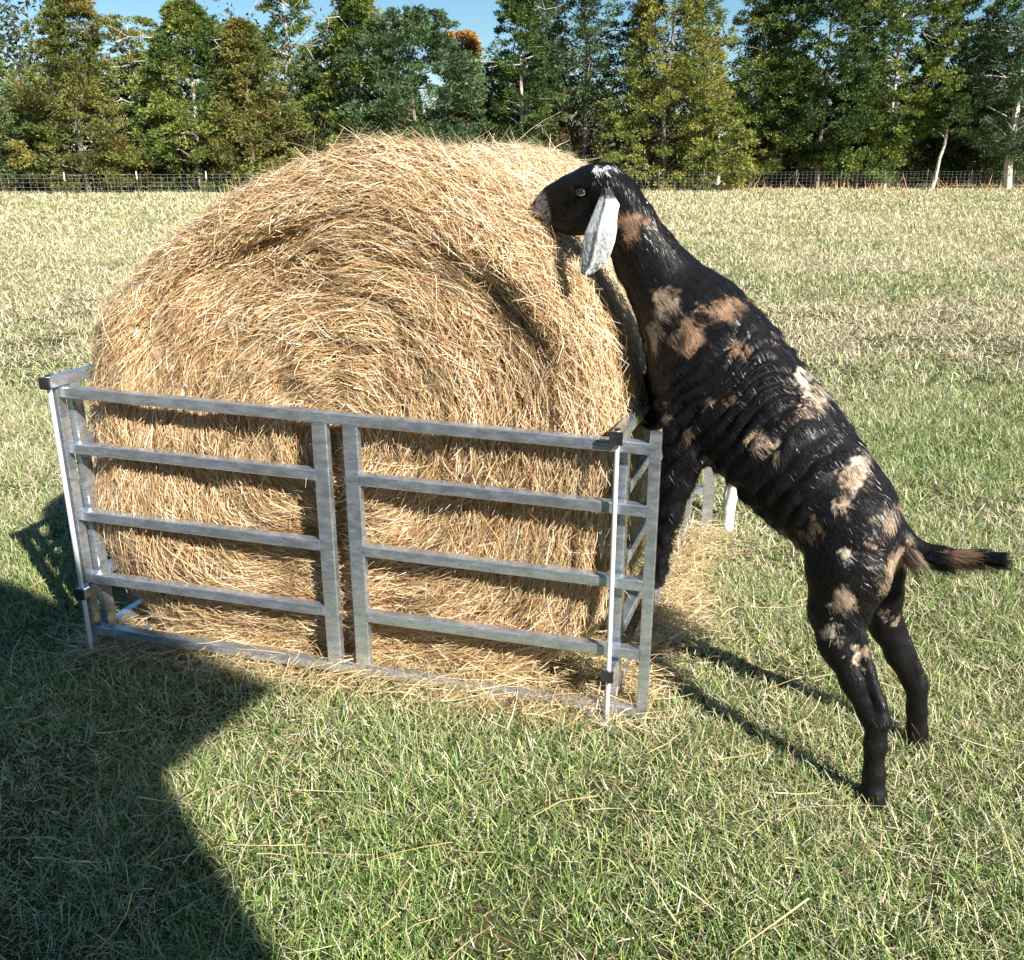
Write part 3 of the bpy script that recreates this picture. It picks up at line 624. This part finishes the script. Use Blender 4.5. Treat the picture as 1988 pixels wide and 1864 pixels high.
def make_ear(left, right, b, bulge, sgn=1, color=WHT):
    n, m = len(left), 31; V = []; C = []
    for i in range(n):
        for j in range(m):
            t = j / (m - 1); x = left[i][0] * (1 - t) + right[i][0] * t; y = left[i][1] * (1 - t) + right[i][1] * t
            e = 1 - (2 * t - 1) ** 2; bb = b[i] + bulge * (e - .3) + .004 * math.exp(-((t - .42) / .08) ** 2)
            p = gp(x, y, bb + HB)[0]; p[1] = bb * sgn + HB; V.append(p)
    V = np.array(V).reshape(n, m, 3); V2 = V.copy(); V2[..., 1] -= .007 * sgn
    e = np.ones((n, m)); e[0] = e[-1] = 0; e[:, 0] = e[:, -1] = 0; V2 = np.where(e[..., None] > 0, V2, V - np.array([0, .0025 * sgn, 0]))
    # refine
    A = np.concatenate([V.reshape(-1, 3), V2.reshape(-1, 3)]); idx = np.arange(n * m).reshape(n, m); o = n * m
    f = lambda I: np.stack([I[:-1, :-1], I[:-1, 1:], I[1:, 1:], I[1:, :-1]], -1).reshape(-1, 4)
    rim = np.concatenate([idx[0], idx[1:, -1], idx[-1, -2::-1], idx[-2:0:-1, 0]]); r2 = np.roll(rim, -1)
    Fe = np.concatenate([f(idx), f(idx)[:, ::-1] + o, np.stack([rim, rim + o, r2 + o, r2], -1)])
    tt = np.linspace(0, 1, n)[:, None].repeat(m, 1); tj = np.linspace(0, 1, m)[None].repeat(n, 0); tt = np.concatenate([tt.ravel()] * 2); tj = np.concatenate([tj.ravel()] * 2)
    Cc = color[None] * (1 - .95 * np.clip(tt * 1.3 - .2, .08, 1) * np.clip((vnoise(A * 330) - .30) * 2.2, 0, 1))[:, None]
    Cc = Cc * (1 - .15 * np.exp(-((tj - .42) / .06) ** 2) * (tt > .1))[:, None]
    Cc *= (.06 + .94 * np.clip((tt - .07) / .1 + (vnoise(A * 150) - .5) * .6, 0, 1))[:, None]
    return A, Fe, np.clip(Cc, 0, 1)
earL = np.array([(1168, 366), (1163, 384), (1156, 402), (1148, 421), (1141, 438), (1135, 453), (1131, 473), (1129, 494), (1128, 515), (1127, 528), (1130, 534)], float)
earR = np.array([(1184, 366), (1194, 384), (1202, 398), (1198, 415), (1197, 430), (1197, 445), (1193, 469), (1184, 496), (1168, 519), (1152, 531), (1143, 535)], float)
def dens(E): t = np.linspace(0, len(E) - 1, 91); i = np.minimum(t.astype(int), len(E) - 2); f = (t - i)[:, None]; return E[i] * (1 - f) + E[i + 1] * f
eb = np.interp(np.linspace(0, 1, 91), [0, .15, .5, 1], [.045, .078, .098, .105])
ears = [make_ear(dens(earL), dens(earR), eb, .009), make_ear(dens(earL), dens(earR), eb, .016, -1)]
# the ears' fine speckle needs the body's hair colour function only at the root, so ears stay bare short velvet
rzg = math.atan2(GF[1], GF[0])
goat = make_goat(chains, 'goat', 'black goat with tan patches and white ears rearing up against the feeder', goat_color, tuple(GO), rzg, goat_flow, ears, h=.0065, hair=120000, wrinkle=goat_wrinkle, tail=TAILC)
def add_eye(g, p, sgn=1, r=.0105, off=0.0):
    c = np.array([p[0], (p[1] - .004) * sgn + off, p[2]])
    u, v = np.meshgrid(np.linspace(0, 2 * pi, 20, endpoint=False), np.linspace(.02, pi - .02, 14))
    P = np.stack([np.cos(u) * np.sin(v), np.cos(v), np.sin(u) * np.sin(v)], -1) * r; idx = np.arange(P.shape[0] * 20).reshape(-1, 20)
    Fq = np.stack([idx[:-1], np.roll(idx[:-1], -1, 1), np.roll(idx[1:], -1, 1), idx[1:]], -1).reshape(-1, 4)
    e = mesh_obj('eye', P.reshape(-1, 3) + c, Fq, M['eye'], g, smooth=True)
    MB().box(c + np.array([0, sgn * (r - .0008), 0]), .0055, .0014, .0022).build('pupil', M['black'], e)
    # eyelids: a pale lower lash line and a dark upper lid
    an = np.linspace(-.1, pi + .1, 10); up = [c + np.array([math.cos(a) * .0125, sgn * (r * .62), math.sin(a) * .006 + .001]) for a in an]
    MB().tube(up, .0042, 6).build('upper_eyelid', M['black'], e, smooth=True)
    an = np.linspace(pi + .2, 2 * pi - .1, 10); lo_ = [c + np.array([math.cos(a) * .0128, sgn * (r * .6), math.sin(a) * .007 - .001]) for a in an]
    MB().tube(lo_, .0016, 6).build('lower_eyelid', M['pale_bark'], e, smooth=True)
add_eye(goat, EYEP - [0, HB, 0], 1, off=HB); add_eye(goat, EYEP - [0, HB, 0], -1, off=HB)

# second goat, mostly hidden behind the bale: brown body, white legs (frame a forward, b left, z up)
def gg(a, b, z, r, w=1.0): return [a, b, z, r, w]
g2 = [
    ([gg(-.42, 0, .66, .12, .85), gg(-.2, 0, .62, .165, .9), gg(.1, 0, .60, .165, .9), gg(.32, 0, .62, .145, .8)], .04),
    ([gg(.34, 0, .66, .11, .75), gg(.5, 0, .74, .075, .75), gg(.6, 0, .82, .06, .8)], .03),
    ([gg(.58, 0, .84, .06, .8), gg(.70, 0, .80, .045, .75), gg(.78, 0, .77, .032, .8)], .02),
    ([gg(-.42, .06, .62, .11, .7), gg(-.40, .09, .47, .075, .8), gg(-.44, .10, .34, .035, .9), gg(-.47, .10, .28, .030, .9), gg(-.45, .10, .12, .024, .95), gg(-.45, .10, .03, .028, 1)], .02),
    ([gg(-.42, -.06, .62, .11, .7), gg(-.40, -.09, .47, .075, .8), gg(-.44, -.10, .34, .035, .9), gg(-.47, -.10, .28, .030, .9), gg(-.45, -.10, .12, .024, .95), gg(-.45, -.10, .03, .028, 1)], .02),
    ([gg(.3, .08, .56, .08, .7), gg(.29, .10, .4, .045, .8), gg(.28, .10, .28, .034, .9), gg(.28, .10, .12, .023, .95), gg(.29, .10, .03, .028, 1)], .02),
    ([gg(.3, -.08, .56, .08, .7), gg(.29, -.10, .4, .045, .8), gg(.28, -.10, .28, .034, .9), gg(.28, -.10, .12, .023, .95), gg(.29, -.10, .03, .028, 1)], .02),
    ([gg(-.5, 0, .74, .03, 1), gg(-.6, 0, .78, .02, 1), gg(-.68, 0, .76, .01, 1)], .015),
]
def g2_color(P, length=False):
    P = np.asarray(P); n = len(P)
    if length: return np.where(P[:, 2] < .45, .5, 1.0)
    C = np.repeat(np.array([[.10, .045, .02]]), n, 0); a = np.clip((.40 - P[:, 2] + (vnoise(P * 20) - .5) * .12) / .05, 0, 1)[:, None]
    C = C * (1 - a) + np.array([.78, .74, .66]) * a; return C
def g2_ears():
    res = []
    for s in (1, -1):
        V = []
        for i in range(9):
            t = i / 8; wd = .035 * math.sin(pi * min(1, .15 + t * .85)) + .004
            for j in range(5): u = j / 4 * 2 - 1; V.append([.585 + u * wd + .03 * t, s * (.055 + .012 * (1 - u * u)), .86 - .2 * t])
        V = np.array(V); W = V.copy(); W[:, 1] -= s * .006; idx = np.arange(45).reshape(9, 5)
        f = np.stack([idx[:-1, :-1], idx[:-1, 1:], idx[1:, 1:], idx[1:, :-1]], -1).reshape(-1, 4)
        rim = np.concatenate([idx[0], idx[1:, -1], idx[-1, -2::-1], idx[-2:0:-1, 0]]); r2 = np.roll(rim, -1)
        res.append((np.concatenate([V, W]), np.concatenate([f, f[:, ::-1] + 45, np.stack([rim, rim + 45, r2 + 45, r2], -1)]), np.repeat([[.7, .66, .6]], 90, 0)))
    return res
HEAD2 = radians(168); p2 = ground_at(1412, 1036)
c2 = np.array([math.cos(HEAD2), math.sin(HEAD2), 0]); s2 = np.array([-math.sin(HEAD2), math.cos(HEAD2), 0])
loc2 = p2 + c2 * .45 - s2 * .10
goat2 = make_goat(g2, 'goat', 'brown goat behind the feeder showing a white leg below the black goat', g2_color, (loc2[0], loc2[1], 0), HEAD2, lambda P: np.where(P[:, 2:3] < .45, [[0., 0, -1]], [[-1., 0, -.5]]), g2_ears(), h=.009, hair=12000, wrinkle=None)
add_eye(goat2, np.array([.64, .05, .84])); add_eye(goat2, np.array([.64, .05, .84]), -1)

# ------------------------------------------------------------------ wire fence
def fence():
    A = ground_at(-330, 372); A = np.array([-34., 41.5, 0]); pts = [A, np.array([-22.0, 45.2, 0]), np.array([-16.5, 47.0, 0]), np.array([0, 53., 0]), np.array([12., 58.5, 0]), np.array([26., 62.5, 0]), np.array([44, 66., 0])]
    fe = empty('wire_fence', tuple(pts[0])); tag(fe, 'long woven wire fence with white-tipped posts along the far tree line', 'fence')
    P = np.array(pts); d = np.linalg.norm(np.diff(P, axis=0), axis=1); cum = np.concatenate([[0], np.cumsum(d)])
    def at(s): return np.stack([np.interp(s, cum, P[:, i]) for i in range(3)], -1)
    mb = MB(); o = P[0]
    for z in (.08, .24, .40, .58, .78, .98, 1.14):
        s = np.arange(0, cum[-1], 3.0); q = at(s) - o + UP * z; q[:, 2] += rng.normal(0, .01, len(q)); mb.tube(q, np.where(q[:, 0] + o[0] < 0, .0036, .002), 3, cap=False)
    for s in np.arange(0, cum[-1], .3):
        q = at(np.array([s]))[0] - o; mb.tube([q + UP * .08, q + UP * 1.14], .0028 if q[0] + o[0] < 0 else .0016, 3, cap=False)
    mb.build('wire_mesh', M['wire'], fe)
    s = np.arange(1.2, cum[-1], 3.15)
    for i, si in enumerate(s):
        q = at(np.array([si]))[0] - o - np.array([0, .04, 0]); tilt = rng.normal(0, .015)
        mb = MB(); top = q + np.array([tilt, 0, rng.uniform(1.22, 1.3)])
        mb.tube([q, q + (top - q) * .72], [.03, .028], 5); p_ = mb.build('post', M['post_green'], fe)
        MB().tube([q + (top - q) * .72, top], [.030, .028], 5).build('post_tip', M['post_white' if q[0] + o[0] < 0 else 'bark'], p_)
fence()

# ------------------------------------------------------------------ trees
PAL = {'cedar': ((.07, .11, .028), (.13, .17, .035)), 'olive': ((.17, .15, .04), (.10, .125, .03)), 'green': ((.07, .115, .025), (.17, .20, .04)), 'blue': ((.055, .095, .038), (.10, .15, .065)),
       'dark': ((.035, .065, .02), (.075, .12, .03)), 'autumn': ((.45, .20, .04), (.36, .25, .06)), 'yellow': ((.23, .225, .05), (.12, .155, .035)), 'pale': ((.12, .19, .06), (.19, .25, .1)), 'brown': ((.16, .10, .05), (.22, .15, .07))}
def tree(px, top_y, wpx, Y, kind, label, cat='tree', name='cedar_tree', shape='cone', dens=1.0, base_h=.05, pale=False, lean=0.0, bare=0, seed=0, trunk_r=.16):
    r = np.random.default_rng(1000 + seed); wpx *= 1.12; top_y = top_y - 30 if top_y < 0 else top_y; X = (px - 994) / FPX * (Y * CT + CAM_H * ST)
    v = (932 - top_y) / FPX; H = CAM_H + Y * (v * CT - ST) / (CT + v * ST); W = wpx / FPX * Y * .5
    root = empty(name, (X, Y, 0)); tag(root, label, cat, 'trees along the far side of the field')
    tb = MB(); nseg = 9; hz = np.linspace(0, H * .96, nseg); wob = np.cumsum(r.normal(0, .07, (nseg, 2)), 0); wob[0] = 0
    tp = np.stack([wob[:, 0] + lean * hz / H, wob[:, 1], hz - .05], -1); tr = trunk_r * (1 - .9 * hz / H) + .015
    tb.tube(tp, tr, 7)
    def trunk_at(z): return np.stack([np.interp(z, tp[:, 2], tp[:, 0]), np.interp(z, tp[:, 2], tp[:, 1]), z], -1)
    # crown clumps
    nc = int(dens * (110 + 46 * W * H / 6)); hf = r.random(nc * 2) ** .9 * (1 - base_h) + base_h; an = r.random(nc * 2) * 2 * pi
    if shape == 'cone': pr = 1.2 * (1.03 - hf) ** .62 * (.7 + .3 * np.clip(hf / .18, 0, 1))
    elif shape == 'round': pr = np.sqrt(np.clip(1 - ((hf - .45) / .58) ** 2, 0.02, 1))
    else: pr = .35 + .65 * np.sqrt(np.clip(1 - ((hf - .62) / .42) ** 2, 0, 1))
    lump = .62 + .75 * vnoise(np.stack([np.cos(an) * 1.4 + seed, np.sin(an) * 1.4, hf * 7 + seed], -1))
    rad = W * pr * lump * np.sqrt(r.uniform(.12, 1, nc * 2)); z = hf * H
    keep = r.random(nc * 2) < .5 + 1.5 * (vnoise(np.stack([np.cos(an) * 2, np.sin(an) * 2 + seed, hf * 9], -1)) - .45); an, rad, z, hf = an[keep], rad[keep], z[keep], hf[keep]; nc = len(z)
    c = trunk_at(z) + np.stack([np.cos(an) * rad, np.sin(an) * rad, 0 * z], -1); cs = r.uniform(.24, .56, nc) * (1.15 - .4 * hf)
    # limbs
    for i in r.choice(nc, min(nc, int(16 + H * 2)), replace=False):
        b = trunk_at(np.array([max(.3, z[i] - rad[i] * r.uniform(-.1, .5))]))[0]; mid = (b + c[i]) / 2 + r.normal(0, .12, 3) + [0, 0, .1]; tb.tube([b, mid, c[i]], [.05, .032, .01], 4, cap=False)
    for i in range(bare):
        zz = r.uniform(.25, .95) * H; b = trunk_at(np.array([zz]))[0]; a = r.uniform(-pi, 0); l = r.uniform(.6, 1.0) * W + .3; q = [b]
        dd = np.array([math.cos(a), math.sin(a), r.uniform(-.1, .5)])
        for k in range(4): dd = norm(dd + r.normal(0, .3, 3)); q.append(q[-1] + dd * l / 4)
        tb.tube(q, [.055, .042, .03, .018, .008], 4, cap=False)
        for k in (2, 3): e = norm(dd + r.normal(0, .7, 3)) * l * .35; tb.tube([q[k], q[k] + e * .5 + r.normal(0, .05, 3), q[k] + e], [.022, .014, .005], 3, cap=False)
    tb.build('trunk', M['pale_bark' if pale else 'bark'], root)
    nl = 90; n = nc * nl; ci = np.repeat(np.arange(nc), nl); u = norm(r.normal(0, 1, (n, 3))) * (r.random((n, 1)) ** .45); sz = cs[ci]
    ctr = c[ci] + u * sz[:, None] * [1.15, 1.15, .62]
    outd = norm(u * [1, 1, .6] + np.array([0, 0, .25]) + r.normal(0, .45, (n, 3)) + norm(np.stack([np.cos(an), np.sin(an), 0 * an], -1))[ci] * .5)
    ln = r.uniform(.10, .24, n); sdv = norm(np.cross(outd, r.normal(0, 1, (n, 3)))); w = ln * r.uniform(.35, .6, n)
    if shape != 'cone' and kind not in ('blue',): ln *= .8; w = ln * r.uniform(.6, .9, n)
    V = np.stack([ctr - sdv * w[:, None] * .5, ctr + sdv * w[:, None] * .5, ctr + outd * ln[:, None]], 1).reshape(-1, 3)
    V[:, 2] = np.maximum(V[:, 2], .05)
    pa, pb = map(np.array, PAL[kind]); mixc = np.clip(vnoise(c * .9 + seed) * 2 - .5, 0, 1)[:, None]; cc = (pa * (1 - mixc) + pb * mixc) * r.uniform(.75, 1.3, (nc, 1))
    C = cc[ci] * r.uniform(.65, 1.4, (n, 1)); Ft = np.arange(3 * n).reshape(-1, 3)
    mesh_obj('crown', V, Ft, M['leaf'], root, np.repeat(C, 3, 0))
    return root
T = [
 (12, 120, 150, 60, 'pale', 'pale green leafy tree at the left edge of the treeline', dict(name='leafy_tree', shape='round', dens=.8, bare=5, pale=True)),
 (172, -25, 180, 56, 'olive', 'tall olive brown cone shaped cedar near the left end of the treeline', dict(dens=1.15, base_h=.03)),
 (288, 35, 110, 66, 'yellow', 'thin yellowing tree between the olive cedar and the big green cedar', dict(name='leafy_tree', shape='tall', dens=.5, bare=10, pale=True)),
 (395, 5, 240, 58, 'green', 'broad mid green cedar standing left of the bale', dict(dens=1.25, base_h=.02, bare=4, pale=True)),
 (492, 45, 170, 57, 'olive', 'olive cedar rising just behind the left shoulder of the bale', dict(dens=1.1, base_h=.02)),
 (585, -35, 190, 61, 'cedar', 'cedar with a bare pale dead trunk showing through its crown', dict(dens=.75, pale=True, bare=16, trunk_r=.2)),
 (705, -10, 190, 60, 'green', 'dark green cedar with a pointed top beside the blue green one', dict(dens=1.1, base_h=.02, bare=5, pale=True)),
 (815, 22, 235, 59, 'blue', 'dense rounded blue green cedar above the top of the bale', dict(shape='round', dens=1.5, base_h=.02)),
 (905, 62, 58, 68, 'autumn', 'slender orange autumn tree behind the blue green cedar', dict(name='autumn_tree', shape='tall', dens=1.3)),
 (945, 215, 110, 62, 'dark', 'low dark bushy tree filling the gap under the open sky', dict(name='bushy_tree', shape='round', dens=1.2)),
 (1015, -60, 150, 62, 'dark', 'narrow dark cedar left of the goat head', dict(dens=1.15, bare=4, pale=True)),
 (1135, -80, 170, 64, 'blue', 'tall open pine with a straight bare reddish trunk', dict(name='pine_tree', shape='tall', dens=.7, base_h=.35, bare=8, trunk_r=.2)),
 (1285, -60, 230, 62, 'yellow', 'wide yellow olive cedar directly behind the goat neck', dict(dens=1.15, base_h=.03)),
 (1392, 225, 120, 60, 'yellow', 'small bright yellow leaved tree at the foot of the treeline', dict(name='leafy_tree', shape='round', dens=.9, pale=True)),
 (1455, -40, 180, 65, 'green', 'open crowned green tree letting blue sky through', dict(dens=.85, bare=4)),
 (1585, -70, 220, 64, 'dark', 'broad dark green tree right of centre over the field', dict(name='leafy_tree', shape='tall', dens=1.3, base_h=.1)),
 (1715, -80, 210, 65, 'green', 'bright green tree with high pointed crown right of the dark one', dict(shape='tall', dens=1.2, base_h=.1, bare=4, pale=True)),
 (1835, 50, 150, 68, 'dark', 'lower dark tree under the patch of sky near the right edge', dict(name='bushy_tree', shape='tall', dens=1.0)),
 (1808, 190, 50, 63, 'dark', 'thin leaning tree with a pale bare trunk', dict(name='leafy_tree', shape='tall', dens=.4, base_h=.6, pale=True, lean=.5, trunk_r=.13)),
 (1955, -30, 240, 64, 'blue', 'blue green tree with a thick pale trunk at the right edge', dict(shape='tall', dens=1.1, base_h=.15, pale=True, trunk_r=.3)),
 (1660, 150, 160, 66, 'cedar', 'shorter cedar filling in between the bright green and dark trees', dict(dens=1.2)),
 (1060, 150, 150, 66, 'brown', 'brownish thinning shrubby tree behind the goat head', dict(name='bushy_tree', shape='round', dens=.7, bare=10, pale=True)),
 (60, 210, 150, 62, 'green', 'low green bushy tree at the foot of the olive cedar', dict(name='bushy_tree', shape='round', dens=1.0)),
 (1520, 110, 170, 70, 'cedar', 'mid green cedar half hidden behind the broad dark green tree', dict(dens=1.2)),
 (330, 160, 150, 68, 'dark', 'dark cedar in the gap behind the thin yellowing tree', dict(dens=1.2)),
 (1900, 170, 150, 70, 'dark', 'low dark cedar behind the thick pale trunk', dict(dens=1.2)),
]
for i, (px, ty, w, Y, kind, lab, kw) in enumerate(T): tree(px, ty, w, Y, kind, lab, seed=i, **kw)

def leaf_mass(name, label, cat, n, xr, yfun, depth, hmax, size, cols, seed, power=1.0):
    r = np.random.default_rng(seed); x = r.uniform(*xr, n); y = yfun(x) + r.uniform(0, depth, n)
    hh = hmax * (.35 + 1.0 * vnoise(np.stack([x * .35, 0 * x, 0 * x + seed], -1))) * (.75 + .5 * vnoise(np.stack([x * 1.7, y, 0 * x + 2], -1))); z = r.random(n) ** power * hh
    lump = fbm(np.stack([x * .9, y * .9, z * 1.3], -1), 2); k = lump > .38; x, y, z = x[k], y[k], z[k]; n = len(x); lump = lump[k]
    c = np.stack([x, y, z], -1) + r.normal(0, .08, (n, 3)); o = norm(r.normal(0, 1, (n, 3)) + [0, -.3, .2]); s = norm(np.cross(o, r.normal(0, 1, (n, 3)))); l = r.uniform(.6, 1.3, n) * size
    V = np.stack([c - s * (l * .3)[:, None], c + s * (l * .3)[:, None], c + o * l[:, None]], 1).reshape(-1, 3); V[:, 2] = np.maximum(V[:, 2], .02)
    cols = np.array(cols); C = cols[np.clip(((vnoise(np.stack([x * .5, y * .5, z * .5 + seed], -1)) * 1.4 - .2) * len(cols)).astype(int), 0, len(cols) - 1)] * r.uniform(.6, 1.4, (n, 1))
    tag(mesh_obj(name, V, np.arange(3 * n).reshape(-1, 3), M['leaf'], None, np.repeat(C, 3, 0)), label, cat, kind='stuff')
tl = lambda x: np.interp(x, [-60, -20, 0, 20, 60], [54, 57, 60, 65.5, 70])
leaf_mass('undergrowth', 'dark undergrowth and shrubs at the foot of the treeline', 'undergrowth', 110000, (-48, 50), tl, 4, 3.6, .2, [(.04, .07, .02), (.09, .11, .03), (.07, .05, .03), (.10, .08, .04)], 5, .8)
leaf_mass('woods', 'dark woods closing the view behind the treeline', 'woods', 170000, (-62, 64), lambda x: tl(x) + 9, 14, 9.5, .4, [(.03, .05, .018), (.06, .075, .025), (.05, .05, .03)], 8, .85)

def weeds():
    n = 420; x = rng.uniform(5, 44, n); x[:60] = rng.uniform(-30, 5, 60); y = tl(x) - 2.2 - rng.uniform(0, 1.2, n); L = 3; hh = rng.uniform(.2, .55, n) * (1 + 1.3 * (rng.random(n) < .15)); az = rng.normal(0, .5, n)
    P = np.stack([np.stack([x + az * hh * t, y, hh * t], -1) for t in np.linspace(0, 1, L)], 1)
    V, Fq, C = ribbons(P, np.repeat([[[1., 0, 0]]], n, 0).repeat(L, 1), rng.uniform(.02, .06, n), np.array([[.5, .31, .15]]) * rng.uniform(.6, 1.3, (n, 1)))
    tag(mesh_obj('dry_weeds', V, Fq, M['straw'], None, C), 'dry brown weed stalks standing along the fence', 'weeds', kind='stuff')
weeds()

# ------------------------------------------------------------------ unseen building added behind the camera, shaped to throw the foreground shade
def shade_barn():
    a = norm(np.array([-SUN_DIR[0], -SUN_DIR[1], 0])); q = np.array([-a[1], a[0], 0]) * -1; te = SUN_DIR[2] / math.hypot(SUN_DIR[0], SUN_DIR[1]); S0 = 2.5
    base = a * -S0 + q * -1.0; root = empty('barn', tuple(base)); tag(root, 'weathered timber barn with a gambrel roof behind the photographer', 'barn')
    z = lambda s_: (s_ + S0) * te
    prof = [(.98 + 1, z(2.62)), (.60 + 1, z(3.62)), (.42 + 1, z(4.1)), (0., z(4.9))]; prof = prof + [(-p, zz) for p, zz in prof[-2::-1]]
    full = np.array(prof); outer = full.copy(); outer[:, 0] = np.clip(outer[:, 0], -1.545, 1.545); inner = outer * [.955, 1] - [0, .16]
    outer[0] = [1.545, z(2.42)]; outer[-1] = [-1.545, z(2.42)]; inner[0] = outer[0] * [.97, 1]; inner[-1] = outer[-1] * [.97, 1]
    D = 6.0
    # added front boards, flared ends shaped to cast the notch in the shade
    bp = np.concatenate([[[1.55, z(2.38)]], full, [[-1.55, z(2.38)]]]); m0 = len(bp); ce = np.array([0, z(3.2)])
    BV = np.array([q * p + a * d_ + UP * zz for d_ in (.03, -.0) for p, zz in np.concatenate([bp, [ce]])])
    bf = [[m0, i + 1, i] for i in range(m0 - 1)] + [[2 * m0 + 1, m0 + 1 + i, m0 + 2 + i] for i in range(m0 - 1)]
    be = np.array([[i, i + 1, m0 + 2 + i, m0 + 1 + i] for i in range(m0 - 1)])
    mesh_obj('bargeboard', BV, [be, np.array(bf)], M['timber'], root)
    V = []; 
    for d_ in (0, -D):
        for arr in (outer, inner):
            for (p, zz) in arr: V.append(q * p + a * d_ + UP * zz)
    n = len(outer); V = np.array(V); I = lambda e, k, i: e * 2 * n + k * n + i; Fq = []
    for i in range(n - 1):
        Fq += [[I(0, 0, i), I(0, 0, i + 1), I(1, 0, i + 1), I(1, 0, i)], [I(0, 1, i), I(1, 1, i), I(1, 1, i + 1), I(0, 1, i + 1)], [I(0, 0, i), I(0, 1, i), I(0, 1, i + 1), I(0, 0, i + 1)], [I(1, 0, i), I(1, 0, i + 1), I(1, 1, i + 1), I(1, 1, i)]]
    Fq += [[I(0, 0, 0), I(1, 0, 0), I(1, 1, 0), I(0, 1, 0)], [I(0, 0, n - 1), I(0, 1, n - 1), I(1, 1, n - 1), I(1, 0, n - 1)]]
    mesh_obj('roof', V, np.array(Fq), M['roofing'], root)
    wq = .54 + 1; zt = z(2.42)
    mb = MB(); mb.box(a * (-.1) + UP * zt / 2, wq, .06, zt / 2 , q, a, UP)
    mb.box(a * (-D + .1) + UP * zt / 2, wq, .06, zt / 2, q, a, UP)
    for sg in (-1, 1): mb.box(a * (-D / 2) + q * sg * (wq - .06) + UP * zt / 2, D / 2 - .17, .06, zt / 2, a, q, UP)
    g = np.array([[p, zz - .17] for p, zz in outer * [.94, 1]]); g = g[1:-1]; m_ = len(g); g = np.concatenate([[[wq * .97, zt + .001]], g, [[-wq * .97, zt + .001]]]); m_ = len(g)
    GV = np.array([q * p + a * d_ + UP * zz for d_ in (-.05, -.15) for p, zz in g] + [a * d_ + UP * zt for d_ in (-.05, -.15)])
    mb.add(GV, [[2 * m_, i, i + 1] for i in range(m_ - 1)] + [[2 * m_ + 1, m_ + i + 1, m_ + i] for i in range(m_ - 1)])
    mb.build('wall', M['timber'], root)
    MB().box(a * (-.01) - q * .2 + UP * 1.05, .6, .025, 1.04, q, a, UP).build('door', M['bark'], root)
shade_barn()
